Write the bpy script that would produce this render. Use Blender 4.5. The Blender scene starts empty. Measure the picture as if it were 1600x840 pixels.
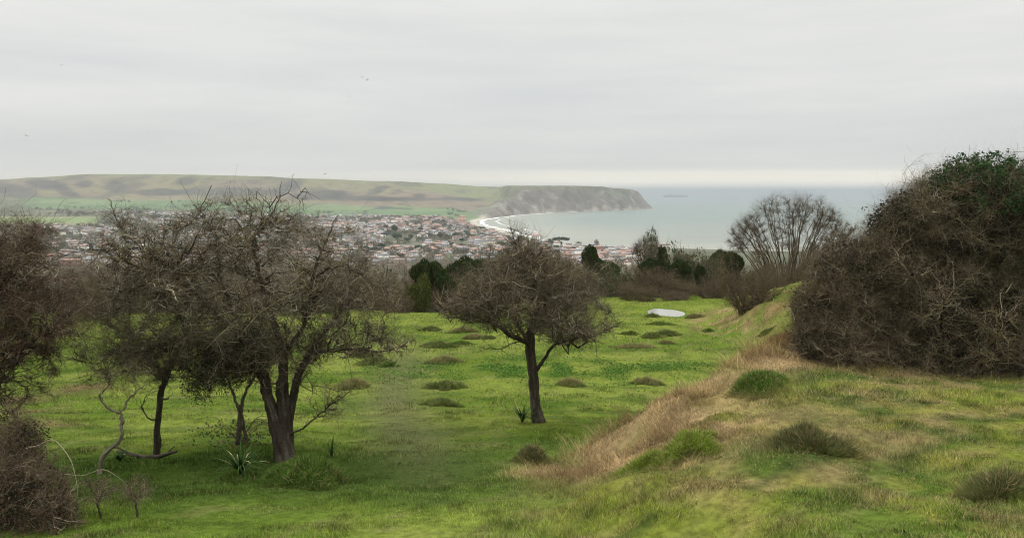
import bpy, math, random
import numpy as np
from mathutils import kdtree

# ------------------------------------------------------------------ camera, world, sun, exposure
EYE = 100.0                      # metres above the sea
F = 1210.0                       # focal length in pixels of the 1600 px wide photograph
PITCH = math.atan((420 - 299) / F)
scene = bpy.context.scene
cam_data = bpy.data.cameras.new('camera')
cam_data.sensor_width = 36.0
cam_data.lens = F / 1600 * 36.0
cam_data.clip_start = 0.1
cam_data.clip_end = 200000
cam = bpy.data.objects.new('camera', cam_data)
cam.location = (0, 0, EYE)
cam.rotation_euler = (math.pi / 2 - PITCH, 0, 0)
scene.collection.objects.link(cam)
scene.camera = cam

SUN_EL, SUN_AZ = math.radians(52), math.radians(-60)     # azimuth measured from +Y towards +X
world = bpy.data.worlds.new('World'); scene.world = world; world.use_nodes = True
nt = world.node_tree; nt.nodes.clear()
def N(tree, typ, **kw):
    n = tree.nodes.new(typ)
    for k, v in kw.items(): setattr(n, k, v)
    return n
L = nt.links.new
out = N(nt, 'ShaderNodeOutputWorld'); bg = N(nt, 'ShaderNodeBackground')
bg.inputs['Strength'].default_value = 0.1
sky = N(nt, 'ShaderNodeTexSky', sky_type='NISHITA', sun_disc=False)
sky.sun_elevation = SUN_EL; sky.sun_rotation = SUN_AZ; sky.altitude = 100; sky.dust_density = 3
tc = N(nt, 'ShaderNodeTexCoord'); sep = N(nt, 'ShaderNodeSeparateXYZ')
L(tc.outputs['Generated'], sep.inputs[0])
mp = N(nt, 'ShaderNodeMapping'); mp.inputs['Scale'].default_value = (1.6, 1.6, 14)
L(tc.outputs['Generated'], mp.inputs['Vector'])
no = N(nt, 'ShaderNodeTexNoise'); no.inputs['Scale'].default_value = 1.7; no.inputs['Detail'].default_value = 5; no.inputs['Roughness'].default_value = .5
L(mp.outputs[0], no.inputs['Vector'])
# elevation, gently broken up by the cloud noise
ma = N(nt, 'ShaderNodeMath', operation='MULTIPLY_ADD'); ma.inputs[1].default_value = 0.012
L(no.outputs['Fac'], ma.inputs[0]); L(sep.outputs['Z'], ma.inputs[2])
msub = N(nt, 'ShaderNodeMath', operation='SUBTRACT'); msub.inputs[1].default_value = 0.006
L(ma.outputs[0], msub.inputs[0])
ramp = N(nt, 'ShaderNodeValToRGB'); ramp.color_ramp.interpolation = 'EASE'
CLOUDS = [(0.0, (1.0, .94, .78)), (.012, (.92, .87, .74)), (.022, (.78, .75, .66)), (.030, (.585, .59, .575)), (.06, (.555, .565, .56)), (.12, (.58, .585, .58)),
          (.20, (.62, .62, .605)), (.28, (.66, .66, .65)), (.45, (1.2, 1.21, 1.2)), (.8, (2.7, 2.7, 2.7)), (1.0, (4.4, 4.4, 4.3))]
cr = ramp.color_ramp
while len(cr.elements) < len(CLOUDS): cr.elements.new(.5)
for e, (p, c) in zip(cr.elements, CLOUDS):
    e.position = p; e.color = (*c, 1)
ramp2 = N(nt, 'ShaderNodeValToRGB'); ramp2.color_ramp.interpolation = 'EASE'
LEFT = [(0.0, (.78, .74, .66)), (.014, (.68, .66, .61)), (.03, (.575, .58, .57)), (.06, (.545, .555, .55))] + CLOUDS[5:]
while len(ramp2.color_ramp.elements) < len(LEFT): ramp2.color_ramp.elements.new(.5)
for e, (p, c) in zip(ramp2.color_ramp.elements, LEFT):
    e.position = p; e.color = (*c, 1)
L(msub.outputs[0], ramp2.inputs[0])
L(msub.outputs[0], ramp.inputs[0])
# soft streaks in the cloud deck
mp2 = N(nt, 'ShaderNodeMapping'); mp2.inputs['Scale'].default_value = (1.0, 1.0, 9)
L(tc.outputs['Generated'], mp2.inputs['Vector'])
no2 = N(nt, 'ShaderNodeTexNoise'); no2.inputs['Scale'].default_value = 2.6; no2.inputs['Detail'].default_value = 6; no2.inputs['Roughness'].default_value = .55
L(mp2.outputs[0], no2.inputs['Vector'])
r2 = N(nt, 'ShaderNodeValToRGB'); r2.color_ramp.elements[0].position = .3; r2.color_ramp.elements[1].position = .72
r2.color_ramp.elements[0].color = (9.75, 9.9, 9.95, 1); r2.color_ramp.elements[1].color = (11.6, 11.45, 11.25, 1)
L(no2.outputs['Fac'], r2.inputs[0])
mul = N(nt, 'ShaderNodeMixRGB', blend_type='MULTIPLY'); mul.inputs[0].default_value = 1
azm = N(nt, 'ShaderNodeMapRange'); azm.inputs['From Min'].default_value = -.30; azm.inputs['From Max'].default_value = .12
L(sep.outputs['X'], azm.inputs['Value'])
side = N(nt, 'ShaderNodeMixRGB'); L(azm.outputs[0], side.inputs[0]); L(ramp2.outputs[0], side.inputs[1]); L(ramp.outputs[0], side.inputs[2])
L(side.outputs[0], mul.inputs[1]); L(r2.outputs[0], mul.inputs[2])
mix = N(nt, 'ShaderNodeMixRGB'); mix.inputs[0].default_value = 0.95      # thick overcast in front of the clear sky
L(sky.outputs[0], mix.inputs[1]); L(mul.outputs[0], mix.inputs[2])
L(mix.outputs[0], bg.inputs['Color']); L(bg.outputs[0], out.inputs['Surface'])

sd = bpy.data.lights.new('sun', 'SUN'); sd.energy = 1.5; sd.angle = math.radians(14); sd.color = (1, .96, .9)
sun = bpy.data.objects.new('sun', sd); scene.collection.objects.link(sun)
sun.location = (0, 0, 300)
sun.rotation_euler = (math.pi / 2 - SUN_EL, 0, math.pi - SUN_AZ)
scene.view_settings.view_transform = 'Standard'; scene.view_settings.look = 'None'
scene.view_settings.exposure = 0.32; scene.view_settings.gamma = 1; scene.view_settings.use_curve_mapping = False
scene.render.engine = 'CYCLES'
scene.render.filter_size = 1.1; scene.cycles.filter_width = 1.1; scene.cycles.use_denoising = True
scene.cycles.max_bounces = 5; scene.cycles.diffuse_bounces = 3; scene.cycles.volume_bounces = 1
scene.cycles.glossy_bounces = 2; scene.cycles.transmission_bounces = 2

# ------------------------------------------------------------------ helpers
rng = np.random.default_rng(11)
cp, sp = math.cos(PITCH), math.sin(PITCH)
def ray(px, py):
    dx, dy, dz = (px - 800) / F, cp + (420 - py) / F * sp, -sp + (420 - py) / F * cp
    return dx / dy, dz / dy                       # per metre of Y
def at(px, py, Y):
    a, b = ray(px, py)
    return np.array([a * Y, Y, EYE + b * Y])
def seapt(px, py):
    a, b = ray(px, py); D = -EYE / b
    return (a * D, D)
def project(X, Y, Z):
    f = Y * cp - (Z - EYE) * sp
    u = Y * sp + (Z - EYE) * cp
    return 800 + F * X / f, 420 - F * u / f

def _hash(ix, iy, seed):
    h = (ix * 374761393 + iy * 668265263 + seed * 974711) & 0xffffffff
    h = ((h ^ (h >> 13)) * 1274126177) & 0xffffffff
    return ((h ^ (h >> 16)) & 0xffff) / 65535.0
def vn(x, y, seed=0):
    x = np.asarray(x, float); y = np.asarray(y, float)
    ix = np.floor(x).astype(np.int64); iy = np.floor(y).astype(np.int64)
    fx, fy = x - ix, y - iy
    fx = fx * fx * (3 - 2 * fx); fy = fy * fy * (3 - 2 * fy)
    a, b = _hash(ix, iy, seed), _hash(ix + 1, iy, seed)
    c, d = _hash(ix, iy + 1, seed), _hash(ix + 1, iy + 1, seed)
    return (a + (b - a) * fx) * (1 - fy) + (c + (d - c) * fx) * fy
def fbm(x, y, seed=0, o=4):
    s, a, t = 0, 1.0, 0
    for i in range(o):
        s = s + a * vn(x * 2 ** i, y * 2 ** i, seed + i * 17); t += a; a *= .5
    return s / t
def sst(a, b, x):
    t = np.clip((x - a) / (b - a), 0, 1); return t * t * (3 - 2 * t)
def smooth_table(xs, ys, sig, n=4000):
    g = np.linspace(xs[0], xs[-1], n); v = np.interp(g, xs, ys); st = g[1] - g[0]
    k = np.arange(-int(3 * sig / st), int(3 * sig / st) + 1); w = np.exp(-.5 * (k * st / sig) ** 2); w /= w.sum()
    p = len(k) // 2
    ext = np.concatenate([v[0] - (v[1] - v[0]) * np.arange(p, 0, -1), v, v[-1] + (v[-1] - v[-2]) * np.arange(1, p + 1)])
    sm = np.convolve(ext, w, 'valid')
    return lambda x: np.interp(x, g, sm)
def lerp3(a, b, t):
    a, b = np.asarray(a, float), np.asarray(b, float)
    return a + (b - a) * np.asarray(t)[..., None]

def new_mesh(name, V, Fc, col=None, smooth=False):
    """V (n,3); Fc (m,3|4) index array or list of such arrays."""
    me = bpy.data.meshes.new(name)
    V = np.ascontiguousarray(V, dtype=np.float32)
    Fs = Fc if isinstance(Fc, list) else [Fc]
    loops = np.concatenate([f.ravel() for f in Fs]).astype(np.int32)
    tot = np.concatenate([np.full(len(f), f.shape[1]) for f in Fs]).astype(np.int32)
    st = np.concatenate([[0], np.cumsum(tot)[:-1]]).astype(np.int32)
    me.vertices.add(len(V)); me.vertices.foreach_set('co', V.ravel())
    me.loops.add(len(loops)); me.loops.foreach_set('vertex_index', loops)
    me.polygons.add(len(tot)); me.polygons.foreach_set('loop_start', st); me.polygons.foreach_set('loop_total', tot)
    if smooth: me.polygons.foreach_set('use_smooth', np.ones(len(tot), dtype=bool))
    if col is not None:
        ca = me.color_attributes.new('col', 'FLOAT_COLOR', 'POINT')
        c4 = np.ones((len(V), 4), dtype=np.float32); c4[:, :3] = np.clip(col, 0, 1)
        ca.data.foreach_set('color', c4.ravel())
    me.update(calc_edges=True)
    return me
def link(o, parent=None):
    scene.collection.objects.link(o)
    if parent is not None: o.parent = parent
    return o
def obj(name, me, mat, parent=None, label=None, cat=None, group=None, kind=None, loc=None):
    if mat is not None and not me.materials:
        for m in (mat if isinstance(mat, (list, tuple)) else [mat]): me.materials.append(m)
    o = link(bpy.data.objects.new(name, me), parent)
    if loc is not None: o.location = loc
    tag(o, label, cat, group, kind)
    return o
def tag(o, label=None, cat=None, group=None, kind=None):
    if label: o['label'] = label
    if cat: o['category'] = cat
    if group: o['group'] = group
    if kind: o['kind'] = kind
def empty(name, loc, label, cat, group=None):
    o = link(bpy.data.objects.new(name, None)); o.location = loc
    o.empty_display_size = .2
    tag(o, label, cat, group); return o
def copy_tree(o, parent=None):
    c = o.copy(); scene.collection.objects.link(c); c.parent = parent
    for ch in list(o.children): copy_tree(ch, c)
    return c

class MB:
    """collects geometry with vertex colours into one mesh"""
    def __init__(s): s.v, s.q, s.t, s.c, s.n = [], [], [], [], 0
    def add(s, V, Fc, C):
        V = np.asarray(V, float).reshape(-1, 3); Fc = np.asarray(Fc)
        C = np.asarray(C, float)
        if C.ndim == 1: C = np.tile(C, (len(V), 1))
        s.v.append(V); s.c.append(C); (s.q if Fc.shape[1] == 4 else s.t).append(Fc + s.n); s.n += len(V)
    def mesh(s, name, smooth=False, origin=None):
        V = np.concatenate(s.v)
        if origin is not None: V = V - np.asarray(origin)
        Fs = [np.concatenate(x) for x in (s.q, s.t) if x]
        return new_mesh(name, V, Fs, np.concatenate(s.c), smooth)

def tubes(P, R, k, C):
    """P (M,n,3) polylines, R (M,n), C (M,3) -> V, F, C"""
    M, n, _ = P.shape
    T = P[:, -1] - P[:, 0]; T /= np.linalg.norm(T, axis=1, keepdims=True) + 1e-9
    ref = np.where(np.abs(T[:, 2:3]) < .8, [[0, 0, 1.]], [[1., 0, 0]])
    U = np.cross(T, ref); U /= np.linalg.norm(U, axis=1, keepdims=True) + 1e-9
    W = np.cross(T, U)
    a = np.arange(k) * 2 * np.pi / k
    ring = np.cos(a)[None, :, None] * U[:, None] + np.sin(a)[None, :, None] * W[:, None]
    V = P[:, :, None] + R[:, :, None, None] * ring[:, None]
    idx = np.arange(M * n * k).reshape(M, n, k)
    A = idx[:, :-1]; B = idx[:, 1:]
    Fq = np.stack([A, np.roll(A, -1, 2), np.roll(B, -1, 2), B], -1).reshape(-1, 4)
    return V.reshape(-1, 3), Fq, np.repeat(C, n * k, axis=0)

def catmull(P, m=6):
    P = np.asarray(P, float); Q = np.concatenate([[2 * P[0] - P[1]], P, [2 * P[-1] - P[-2]]])
    o = []
    for i in range(1, len(Q) - 2):
        for t in np.arange(m) / m:
            p0, p1, p2, p3 = Q[i - 1], Q[i], Q[i + 1], Q[i + 2]
            o.append(.5 * ((2 * p1) + (-p0 + p2) * t + (2 * p0 - 5 * p1 + 4 * p2 - p3) * t * t + (-p0 + 3 * p1 - 3 * p2 + p3) * t ** 3))
    o.append(P[-1]); return np.array(o)
def limb_tube(mb, P, R, col, k=12, rough=.12, seed=0):
    """one swept limb with bark ridges; P (n,3) R (n,)"""
    n = len(P); T = np.gradient(P, axis=0); T /= np.linalg.norm(T, axis=1, keepdims=True) + 1e-9
    U = np.zeros_like(P); u = np.cross(T[0], [0.3, 1, 0.1]); u /= np.linalg.norm(u)
    for i in range(n):
        u = u - T[i] * (u @ T[i]); u /= np.linalg.norm(u) + 1e-9; U[i] = u
    W = np.cross(T, U)
    a = np.arange(k) * 2 * np.pi / k
    lump = 1 + rough * (vn(np.arange(k)[None] * 1.3 + seed, np.arange(n)[:, None] * .35, seed) - .5) * 2 + rough * .8 * (vn(np.arange(k)[None] * 2.7, np.arange(n)[:, None] * .12, seed + 5) - .5) * 2
    V = P[:, None] + (R[:, None] * lump)[:, :, None] * (np.cos(a)[None, :, None] * U[:, None] + np.sin(a)[None, :, None] * W[:, None])
    idx = np.arange(n * k).reshape(n, k); A, B = idx[:-1], idx[1:]
    Fq = np.stack([A, np.roll(A, -1, 1), np.roll(B, -1, 1), B], -1).reshape(-1, 4)
    tone = .75 + .5 * vn(np.arange(k)[None] * 1.7 + seed, np.arange(n)[:, None] * .5, seed + 9)
    C = np.asarray(col)[None, None] * tone[:, :, None]
    # pale grey-green lichen patches
    li = sst(.62, .8, vn(np.arange(k)[None] * .9 + seed * 3, np.arange(n)[:, None] * .4, seed + 21))
    C = lerp3(C, np.broadcast_to([.20, .21, .16], C.shape), li * .22)
    mb.add(V, Fq, C.reshape(-1, 3))

# ------------------------------------------------------------------ materials
def mat_attr(name, rough=.85, nscale=8.0, nmix=.35, bump=0.0, bscale=40, spec=.15, transl=0.0, obj_space=False):
    m = bpy.data.materials.new(name); m.use_nodes = True; t = m.node_tree; t.nodes.clear()
    o = N(t, 'ShaderNodeOutputMaterial'); p = N(t, 'ShaderNodeBsdfPrincipled')
    a = N(t, 'ShaderNodeAttribute', attribute_name='col')
    g = N(t, 'ShaderNodeTexCoord'); geo = N(t, 'ShaderNodeNewGeometry'); n = N(t, 'ShaderNodeTexNoise'); n.inputs['Scale'].default_value = nscale; n.inputs['Detail'].default_value = 6
    t.links.new(g.outputs['Object'] if obj_space else geo.outputs['Position'], n.inputs['Vector'])
    r = N(t, 'ShaderNodeMapRange'); r.inputs['From Min'].default_value = .25; r.inputs['From Max'].default_value = .75
    r.inputs['To Min'].default_value = 1 - nmix; r.inputs['To Max'].default_value = 1 + nmix
    t.links.new(n.outputs['Fac'], r.inputs['Value'])
    mx = N(t, 'ShaderNodeVectorMath', operation='SCALE')
    t.links.new(a.outputs['Color'], mx.inputs[0]); t.links.new(r.outputs[0], mx.inputs['Scale'])
    t.links.new(mx.outputs[0], p.inputs['Base Color'])
    p.inputs['Roughness'].default_value = rough; p.inputs['Specular IOR Level'].default_value = spec
    if bump:
        n2 = N(t, 'ShaderNodeTexNoise'); n2.inputs['Scale'].default_value = bscale; n2.inputs['Detail'].default_value = 5
        t.links.new(g.outputs['Object'] if obj_space else geo.outputs['Position'], n2.inputs['Vector'])
        b = N(t, 'ShaderNodeBump'); b.inputs['Strength'].default_value = bump; b.inputs['Distance'].default_value = .02 if bscale > 5 else 2
        t.links.new(n2.outputs['Fac'], b.inputs['Height']); t.links.new(b.outputs[0], p.inputs['Normal'])
    if transl:
        tr = N(t, 'ShaderNodeBsdfTranslucent'); t.links.new(mx.outputs[0], tr.inputs['Color'])
        ms = N(t, 'ShaderNodeMixShader'); ms.inputs[0].default_value = transl
        t.links.new(p.outputs[0], ms.inputs[1]); t.links.new(tr.outputs[0], ms.inputs[2]); t.links.new(ms.outputs[0], o.inputs[0])
    else: t.links.new(p.outputs[0], o.inputs[0])
    return m
M_bark = mat_attr('bark', .9, 30, .35, .6, 55)
M_twig = mat_attr('twig', .9, 6, .3)
M_grass = mat_attr('grass', .9, 1.2, .22, transl=.25, spec=0)
M_turf = mat_attr('turf', .95, 14, .45, .9, 45, spec=0)
M_far = mat_attr('far_land', .95, .02, .25, .0)
M_leaf = mat_attr('leaf', .8, 3, .3, spec=.08, transl=.15)
M_bleaf = mat_attr('far_leaf', .95, .4, .3, spec=0)

# ------------------------------------------------------------------ near ground shape
mead = smooth_table([-30, 0, 3, 5, 9.4, 15, 20, 25, 35, 45, 60, 90], [1.6, 1.8, 2.1, 2.44, 3.3, 4.5, 5.15, 5.7, 6.35, 7.0, 8.2, 10.5], 1.2)
moun = smooth_table([-30, 0, 4.3, 7, 10.5, 13, 16, 25, 35, 60, 90], [1.4, 1.62, 1.98, 2.28, 2.62, 2.62, 2.8, 3.4, 3.95, 7.9, 10], .8)
toe = smooth_table([-30, 0, 5, 8, 9.3, 10, 13, 16, 20, 25, 30, 35, 40, 50, 60, 90], [-1, -.6, -.2, 0.2, .35, .9, 3.3, 5.0, 7.0, 8.8, 9.4, 8.7, 9.4, 13, 20, 60], .5)
wid = smooth_table([-30, 0, 9, 13, 20, 28, 35, 45, 90], [4, 3.2, 2.0, 1.5, 3.0, 4.2, 5.8, 6.5, 7], .8)
def edge(X, Y):
    u = X / np.maximum(Y, 1)
    return 42 + 18 * sst(-.08, .14, u)
ANT = []                                       # low rises of the ground itself, (x, y, radius, height)
def depth(X, Y):
    X = np.asarray(X, float); Y = np.asarray(Y, float)
    a = mead(Y); b = moun(Y)
    s0 = (X - toe(Y)) / wid(Y) + (fbm(X * .8 + 7, Y * .8, 36, 2) - .5) * (.7 - .5 * sst(20, 27, Y)); s = sst(0, 1, s0)
    d = a + (np.minimum(b, a) - a) * s
    e = edge(X, Y)
    d = d + .16 * np.maximum(0, Y - e - 3)
    near = np.clip(Y / 6, .25, 1)
    d = d - (fbm(X * .22, Y * .22, 3, 3) - .5) * .35 * near - (fbm(X * 1.1, Y * 1.1, 8, 3) - .5) * .10 * near - s * (fbm(X * .9, Y * .9, 31, 3) - .5) * .26 - np.exp(-((s0 - .6) / .55) ** 2) * (1 - .6 * sst(20, 27, Y)) * (fbm(X * 2.1, Y * 2.1, 38, 3) - .42) * .34 - s * sst(22, 30, Y) * (fbm(X * 1.6, Y * 1.2, 37, 3) - .5) * .28
    for (ax, ay, ar, ah) in ANT:
        d = d - ah * np.exp(-((X - ax) ** 2 + (Y - ay) ** 2) / ar ** 2)
    return d
def gz(X, Y): return EYE - depth(X, Y)
def hit(px, py, lo=2.5, hi=95):
    a, b = ray(px, py); Y = np.linspace(lo, hi, 1800)
    g = (EYE + b * Y) - gz(a * Y, Y)
    i = np.where(g <= 0)[0]
    y = Y[i[0]] if len(i) else hi
    return np.array([a * y, y, float(gz(a * y, y))])

# colour zones of the turf; returns albedo and straw weight
def zones(X, Y):
    s = (X - toe(Y)) / wid(Y)
    n1, n2, n3 = fbm(X * .35, Y * .35, 40), fbm(X * 1.3, Y * 1.3, 41), fbm(X * 4, Y * 4, 42)
    green = lerp3([.108, .158, .024], [.178, .220, .042], sst(.38, .62, n1))
    green = lerp3(green, np.broadcast_to([.05, .088, .018], green.shape), sst(.48, .66, n2) * .6)
    green = lerp3(green, np.broadcast_to([.20, .185, .075], green.shape), sst(.52, .75, n3) * .5)
    green = lerp3(green, np.broadcast_to([.18, .22, .035], green.shape), sst(30, 55, Y) * .35)
    green = lerp3(green, np.broadcast_to([.042, .082, .014], green.shape), (1 - sst(-2.2, .6, X + (n2 - .5) * 2 - .1 * Y)) * (1 - sst(9.6, 11.2, Y + (n2 - .5) * 1.5)) * sst(6.0, 7.4, Y + (n2 - .5) * 1.5) * .85)  # shade under the left trees, painted into the turf as deeper green
    # mown-looking worn trail running up the meadow from the camera
    trail = np.exp(-((X - (-.14 * Y + .3 * np.sin(Y * .25))) / (.45 + .02 * Y)) ** 2) * sst(6, 12, Y) * (1 - sst(24, 34, Y))
    green = lerp3(green, np.broadcast_to([.115, .12, .055], green.shape), trail * .8)
    # nettle-dark patch right of and behind the single hawthorn
    nt_ = np.exp(-((X - .9) / 4.0) ** 2 - ((Y - 23) / 2.0) ** 2) * sst(.45, .62, n2 * .6 + n3 * .4)
    green = lerp3(green, np.broadcast_to([.05, .11, .015], green.shape), np.clip(nt_ * 1.2, 0, .7))
    mossy = lerp3([.075, .112, .022], [.155, .185, .030], sst(.35, .65, n2))
    mossy = lerp3(mossy, np.broadcast_to([.25, .19, .085], green.shape), sst(.5, .68, fbm(X * 1.9, Y * 1.9, 44)) * .75)
    mossy = lerp3(mossy, np.broadcast_to([.06, .12, .02], green.shape), sst(.55, .7, fbm(X * .9, Y * .9, 47)) * .6)
    n5, n6 = fbm(X * 7, Y * 6, 48, 2), fbm(X * 3.1, Y * 2.6, 49, 3)
    mossy = lerp3(mossy, np.broadcast_to([.04, .065, .016], mossy.shape), sst(.55, .75, n5) * .8)
    mossy = lerp3(mossy, np.broadcast_to([.22, .215, .05], mossy.shape), sst(.56, .7, n6) * .7)
    mossy = lerp3(mossy, np.broadcast_to([.24, .18, .095], mossy.shape), sst(.6, .75, vn(X * 9, Y * 8, 53)) * .28)
    green = lerp3(green, np.broadcast_to([.055, .095, .018], green.shape), sst(.58, .78, n5) * .3)
    k = sst(-.1, .55, s + (n2 - .5) * .7)
    k = k * (1 - .55 * sst(17, 25, Y))
    c = lerp3(green, mossy, k)
    # dry straw along the lip of the bank and in front of the thicket
    lip = sst(-.22, .12, s + (n2 - .5) * .35) * (1 - sst(.9, 1.6, s + (n2 - .5) * 1.1)) * sst(6.6, 8.4, Y + (n2 - .5) * 1.5 + s * .9) * (1 - sst(19, 22, Y))
    thick = sst(9.6, 10.8, Y + (n2 - .5) * 2.4) * (1 - sst(17, 20, Y)) * sst(1.0, 1.6, s)
    farlip = sst(-.15, .05, s) * (1 - sst(.5, 1.0, s + (n3 - .5))) * sst(30, 34, Y) * (1 - sst(44, 50, Y)) * sst(.38, .55, n2)
    straw = np.clip(lip + thick + farlip * .8, 0, 1) * (1 - .45 * sst(.52, .64, fbm(X * 1.4 + 3, Y * 1.4, 46, 3)))
    sc = lerp3([.36, .26, .135], [.17, .115, .06], sst(.4, .62, fbm(X * 2.6, Y * 2.6, 45, 3)))
    red = lerp3(sc, np.broadcast_to([.15, .075, .045], sc.shape), sst(10.3, 11.6, Y + (n2 - .5) * 1.2) * sst(.2, .7, s) * .8)
    c = lerp3(c, red, straw * .92)
    # dead bracken on the left
    br = np.zeros_like(s)
    for (bx, by, r) in BRACKEN:
        br = np.maximum(br, .6 * np.exp(-(((X - bx) / r) ** 2 + ((Y - by) / (r * 1.1)) ** 2)) * sst(.3, .6, n3 + .15))
    c = lerp3(c, np.broadcast_to([.15, .10, .055], c.shape), np.clip(br * 1.3, 0, .9))
    return c, straw, k, br
BRACKEN = []
for q in ((30, 645, .7), (75, 662, .45), (130, 606, .8), (20, 625, .7)):
    h = hit(q[0], q[1]); BRACKEN.append((h[0], h[1], q[2]))

# ground sheet near the camera
gx = np.concatenate([np.linspace(-120, -26, 60), np.arange(-25.8, 26, .2), np.linspace(26.2, 120, 60)])
gy = np.concatenate([np.linspace(-40, 1, 40), np.arange(1.2, 26, .16), np.arange(26.3, 84, .5)])
GX, GY = np.meshgrid(gx, gy)
GZ = gz(GX, GY)
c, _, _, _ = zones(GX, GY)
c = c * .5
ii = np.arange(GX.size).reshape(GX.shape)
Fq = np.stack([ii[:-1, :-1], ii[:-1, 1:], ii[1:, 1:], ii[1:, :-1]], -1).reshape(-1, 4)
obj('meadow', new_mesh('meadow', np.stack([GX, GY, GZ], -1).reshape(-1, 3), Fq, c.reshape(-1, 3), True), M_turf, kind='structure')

# ------------------------------------------------------------------ far land: valley, down and headland
shore_px = [(1018, 326.5), (990, 328), (960, 329.3), (900, 331), (860, 332.5), (820, 335), (790, 338), (765, 341.2), (750, 344), (745, 347), (752, 351),
            (765, 355), (782, 359), (800, 364), (830, 373), (860, 382), (890, 388), (930, 391), (1000, 392), (1100, 393), (1300, 395), (1700, 398), (2400, 402)]
SH = np.array([seapt(*p) for p in shore_px])
back = np.array([(1.25 * 40000, 1200), (60000, 60000), (-60000, 60000), (-30000, 9000), (-8000, 7500), ((600 - 800) / F * 5600, 5600), ((960 - 800) / F * 5300, 5300), ((1012 - 800) / F * 5000, 5000), ((1019 - 800) / F * 4700, 4700)])
POLY = np.concatenate([SH, back])
def inside(X, Y, P):
    r = np.zeros(X.shape, bool); j = len(P) - 1
    for i in range(len(P)):
        xi, yi, xj, yj = *P[i], *P[j]
        cnd = ((yi > Y) != (yj > Y)) & (X < (xj - xi) * (Y - yi) / (yj - yi + 1e-9) + xi)
        r ^= cnd; j = i
    return r
def segdist(X, Y, P, close=False):
    d = np.full(X.shape, 1e9); m = len(P)
    for i in range(m if close else m - 1):
        a, b = P[i], P[(i + 1) % m]; ab = b - a
        t = np.clip(((X - a[0]) * ab[0] + (Y - a[1]) * ab[1]) / (ab @ ab), 0, 1)
        d = np.minimum(d, np.hypot(X - a[0] - t * ab[0], Y - a[1] - t * ab[1]))
    return d
DK = np.array([60, 150, 300, 600, 1000, 1300, 1600, 2000, 2400, 2800, 3200, 3500, 3800, 4200, 5000, 7000.])
near_z = [81, 72, 50, 33, 17, 13, 11, 12, 16]
COLS = {
    -1500: near_z + [50, 85, 125, 156, 158, 120, 60], -300: near_z + [46, 85, 125, 156, 158, 120, 60],
    0: near_z[:7] + [17, 26, 42, 84, 122, 154, 157, 120, 60], 60: near_z[:7] + [17, 26, 42, 82, 125, 165, 166, 120, 60],
    150: near_z[:7] + [17, 26, 40, 76, 131, 181, 181, 130, 60], 260: near_z[:7] + [16, 24, 38, 72, 130, 180, 181, 130, 60],
    400: near_z + [34, 66, 122, 171, 172, 120, 60], 480: near_z + [30, 56, 112, 159, 160, 120, 60],
    600: near_z + [24, 45, 98, 146, 148, 120, 60], 700: near_z + [20, 38, 84, 138, 140, 110, 50],
    750: near_z[:8] + [9, 8, 36, 84, 129, 131, 110, 50], 800: near_z[:7] + [8, 5, 8, 60, 112, 125, 127, 100, 40],
    860: near_z[:6] + [8, 5, 5, 10, 60, 118, 125, 128, 100, 40], 930: [81, 72, 50, 33, 17, 12, 6, 5, 5, 10, 60, 118, 124, 127, 100, 40],
    970: [81, 72, 50, 33, 17, 12, 6, 5, 5, 10, 60, 110, 119, 120, 95, 40], 1018: [81, 72, 50, 33, 17, 12, 6, 5, 5, 10, 60, 100, 114, 114, 90, 40],
    1200: [80, 68, 45, 30, 15, 8, 5, 5, 5, 5, 5, 5, 5, 5, 5, 5], 2600: [78, 64, 42, 28, 14, 6, 5, 5, 5, 5, 5, 5, 5, 5, 5, 5]}
ck = np.array(sorted(COLS)); CT = np.array([COLS[k] for k in ck], float)
def tabz(px, D):
    l = np.log(D); lk = np.log(DK)
    fx = np.clip(np.searchsorted(ck, px) - 1, 0, len(ck) - 2); tx = np.clip((px - ck[fx]) / (ck[fx + 1] - ck[fx]), 0, 1); tx = tx * tx * (3 - 2 * tx)
    fd = np.clip(np.searchsorted(lk, l) - 1, 0, len(lk) - 2); td = np.clip((l - lk[fd]) / (lk[fd + 1] - lk[fd]), 0, 1)
    def cub(c):
        g = lambda k: CT[c, np.clip(fd + k, 0, len(lk) - 1)]
        p0, p1, p2, p3 = g(-1), g(0), g(1), g(2)
        return .5 * (2 * p1 + (p2 - p0) * td + (2 * p0 - 5 * p1 + 4 * p2 - p3) * td ** 2 + (3 * p1 - p0 - 3 * p2 + p3) * td ** 3)
    return cub(fx) * (1 - tx) + cub(fx + 1) * tx
def far_z(X, Y):
    D = np.maximum(Y, 50.); px = 800 + F * X / D
    z = tabz(px, D)
    # dry coombes cut into the scarp
    sc = sst(3050, 3350, D) * (1 - sst(3700, 3850, D)) * (1 - sst(720, 800, px))
    z = z - sc * 26 * np.abs(fbm(X / 210 + .3 * Y / 400, Y / 900, 70, 3) - .5) * 2 * sst(0, 1, (3800 - D) / 300)
    z = z + (fbm(X / 60, Y / 60, 71) - .5) * 4 * sst(300, 800, D)
    sea = inside(X, Y, POLY); ds = segdist(X, Y, POLY, True)
    hl = sst(-28, 28, px - 742 - 62 * sst(2850, 3750, D) + 16 * (fbm(X / 90, Y / 90, 75) - .5)) * sst(2800, 2950, D)
    rib = ds + hl * 42 * (fbm(X / 38, Y / 38, 72, 4) - .5)
    lim = hl * (2 + np.maximum(rib, 0) * (.75 + .35 * vn(X / 90, Y / 90, 73))) + (1 - hl) * (.5 + ds * .035 + np.maximum(ds - 60, 0) * .16)
    z = np.where(sea, -3 - .0 * ds, np.minimum(z, lim))
    return z, sea, ds, px, hl
ua = np.concatenate([np.linspace(-1900, -20, 130), np.arange(-16, 1100, 2.2), np.linspace(1104, 3000, 150)])
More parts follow.
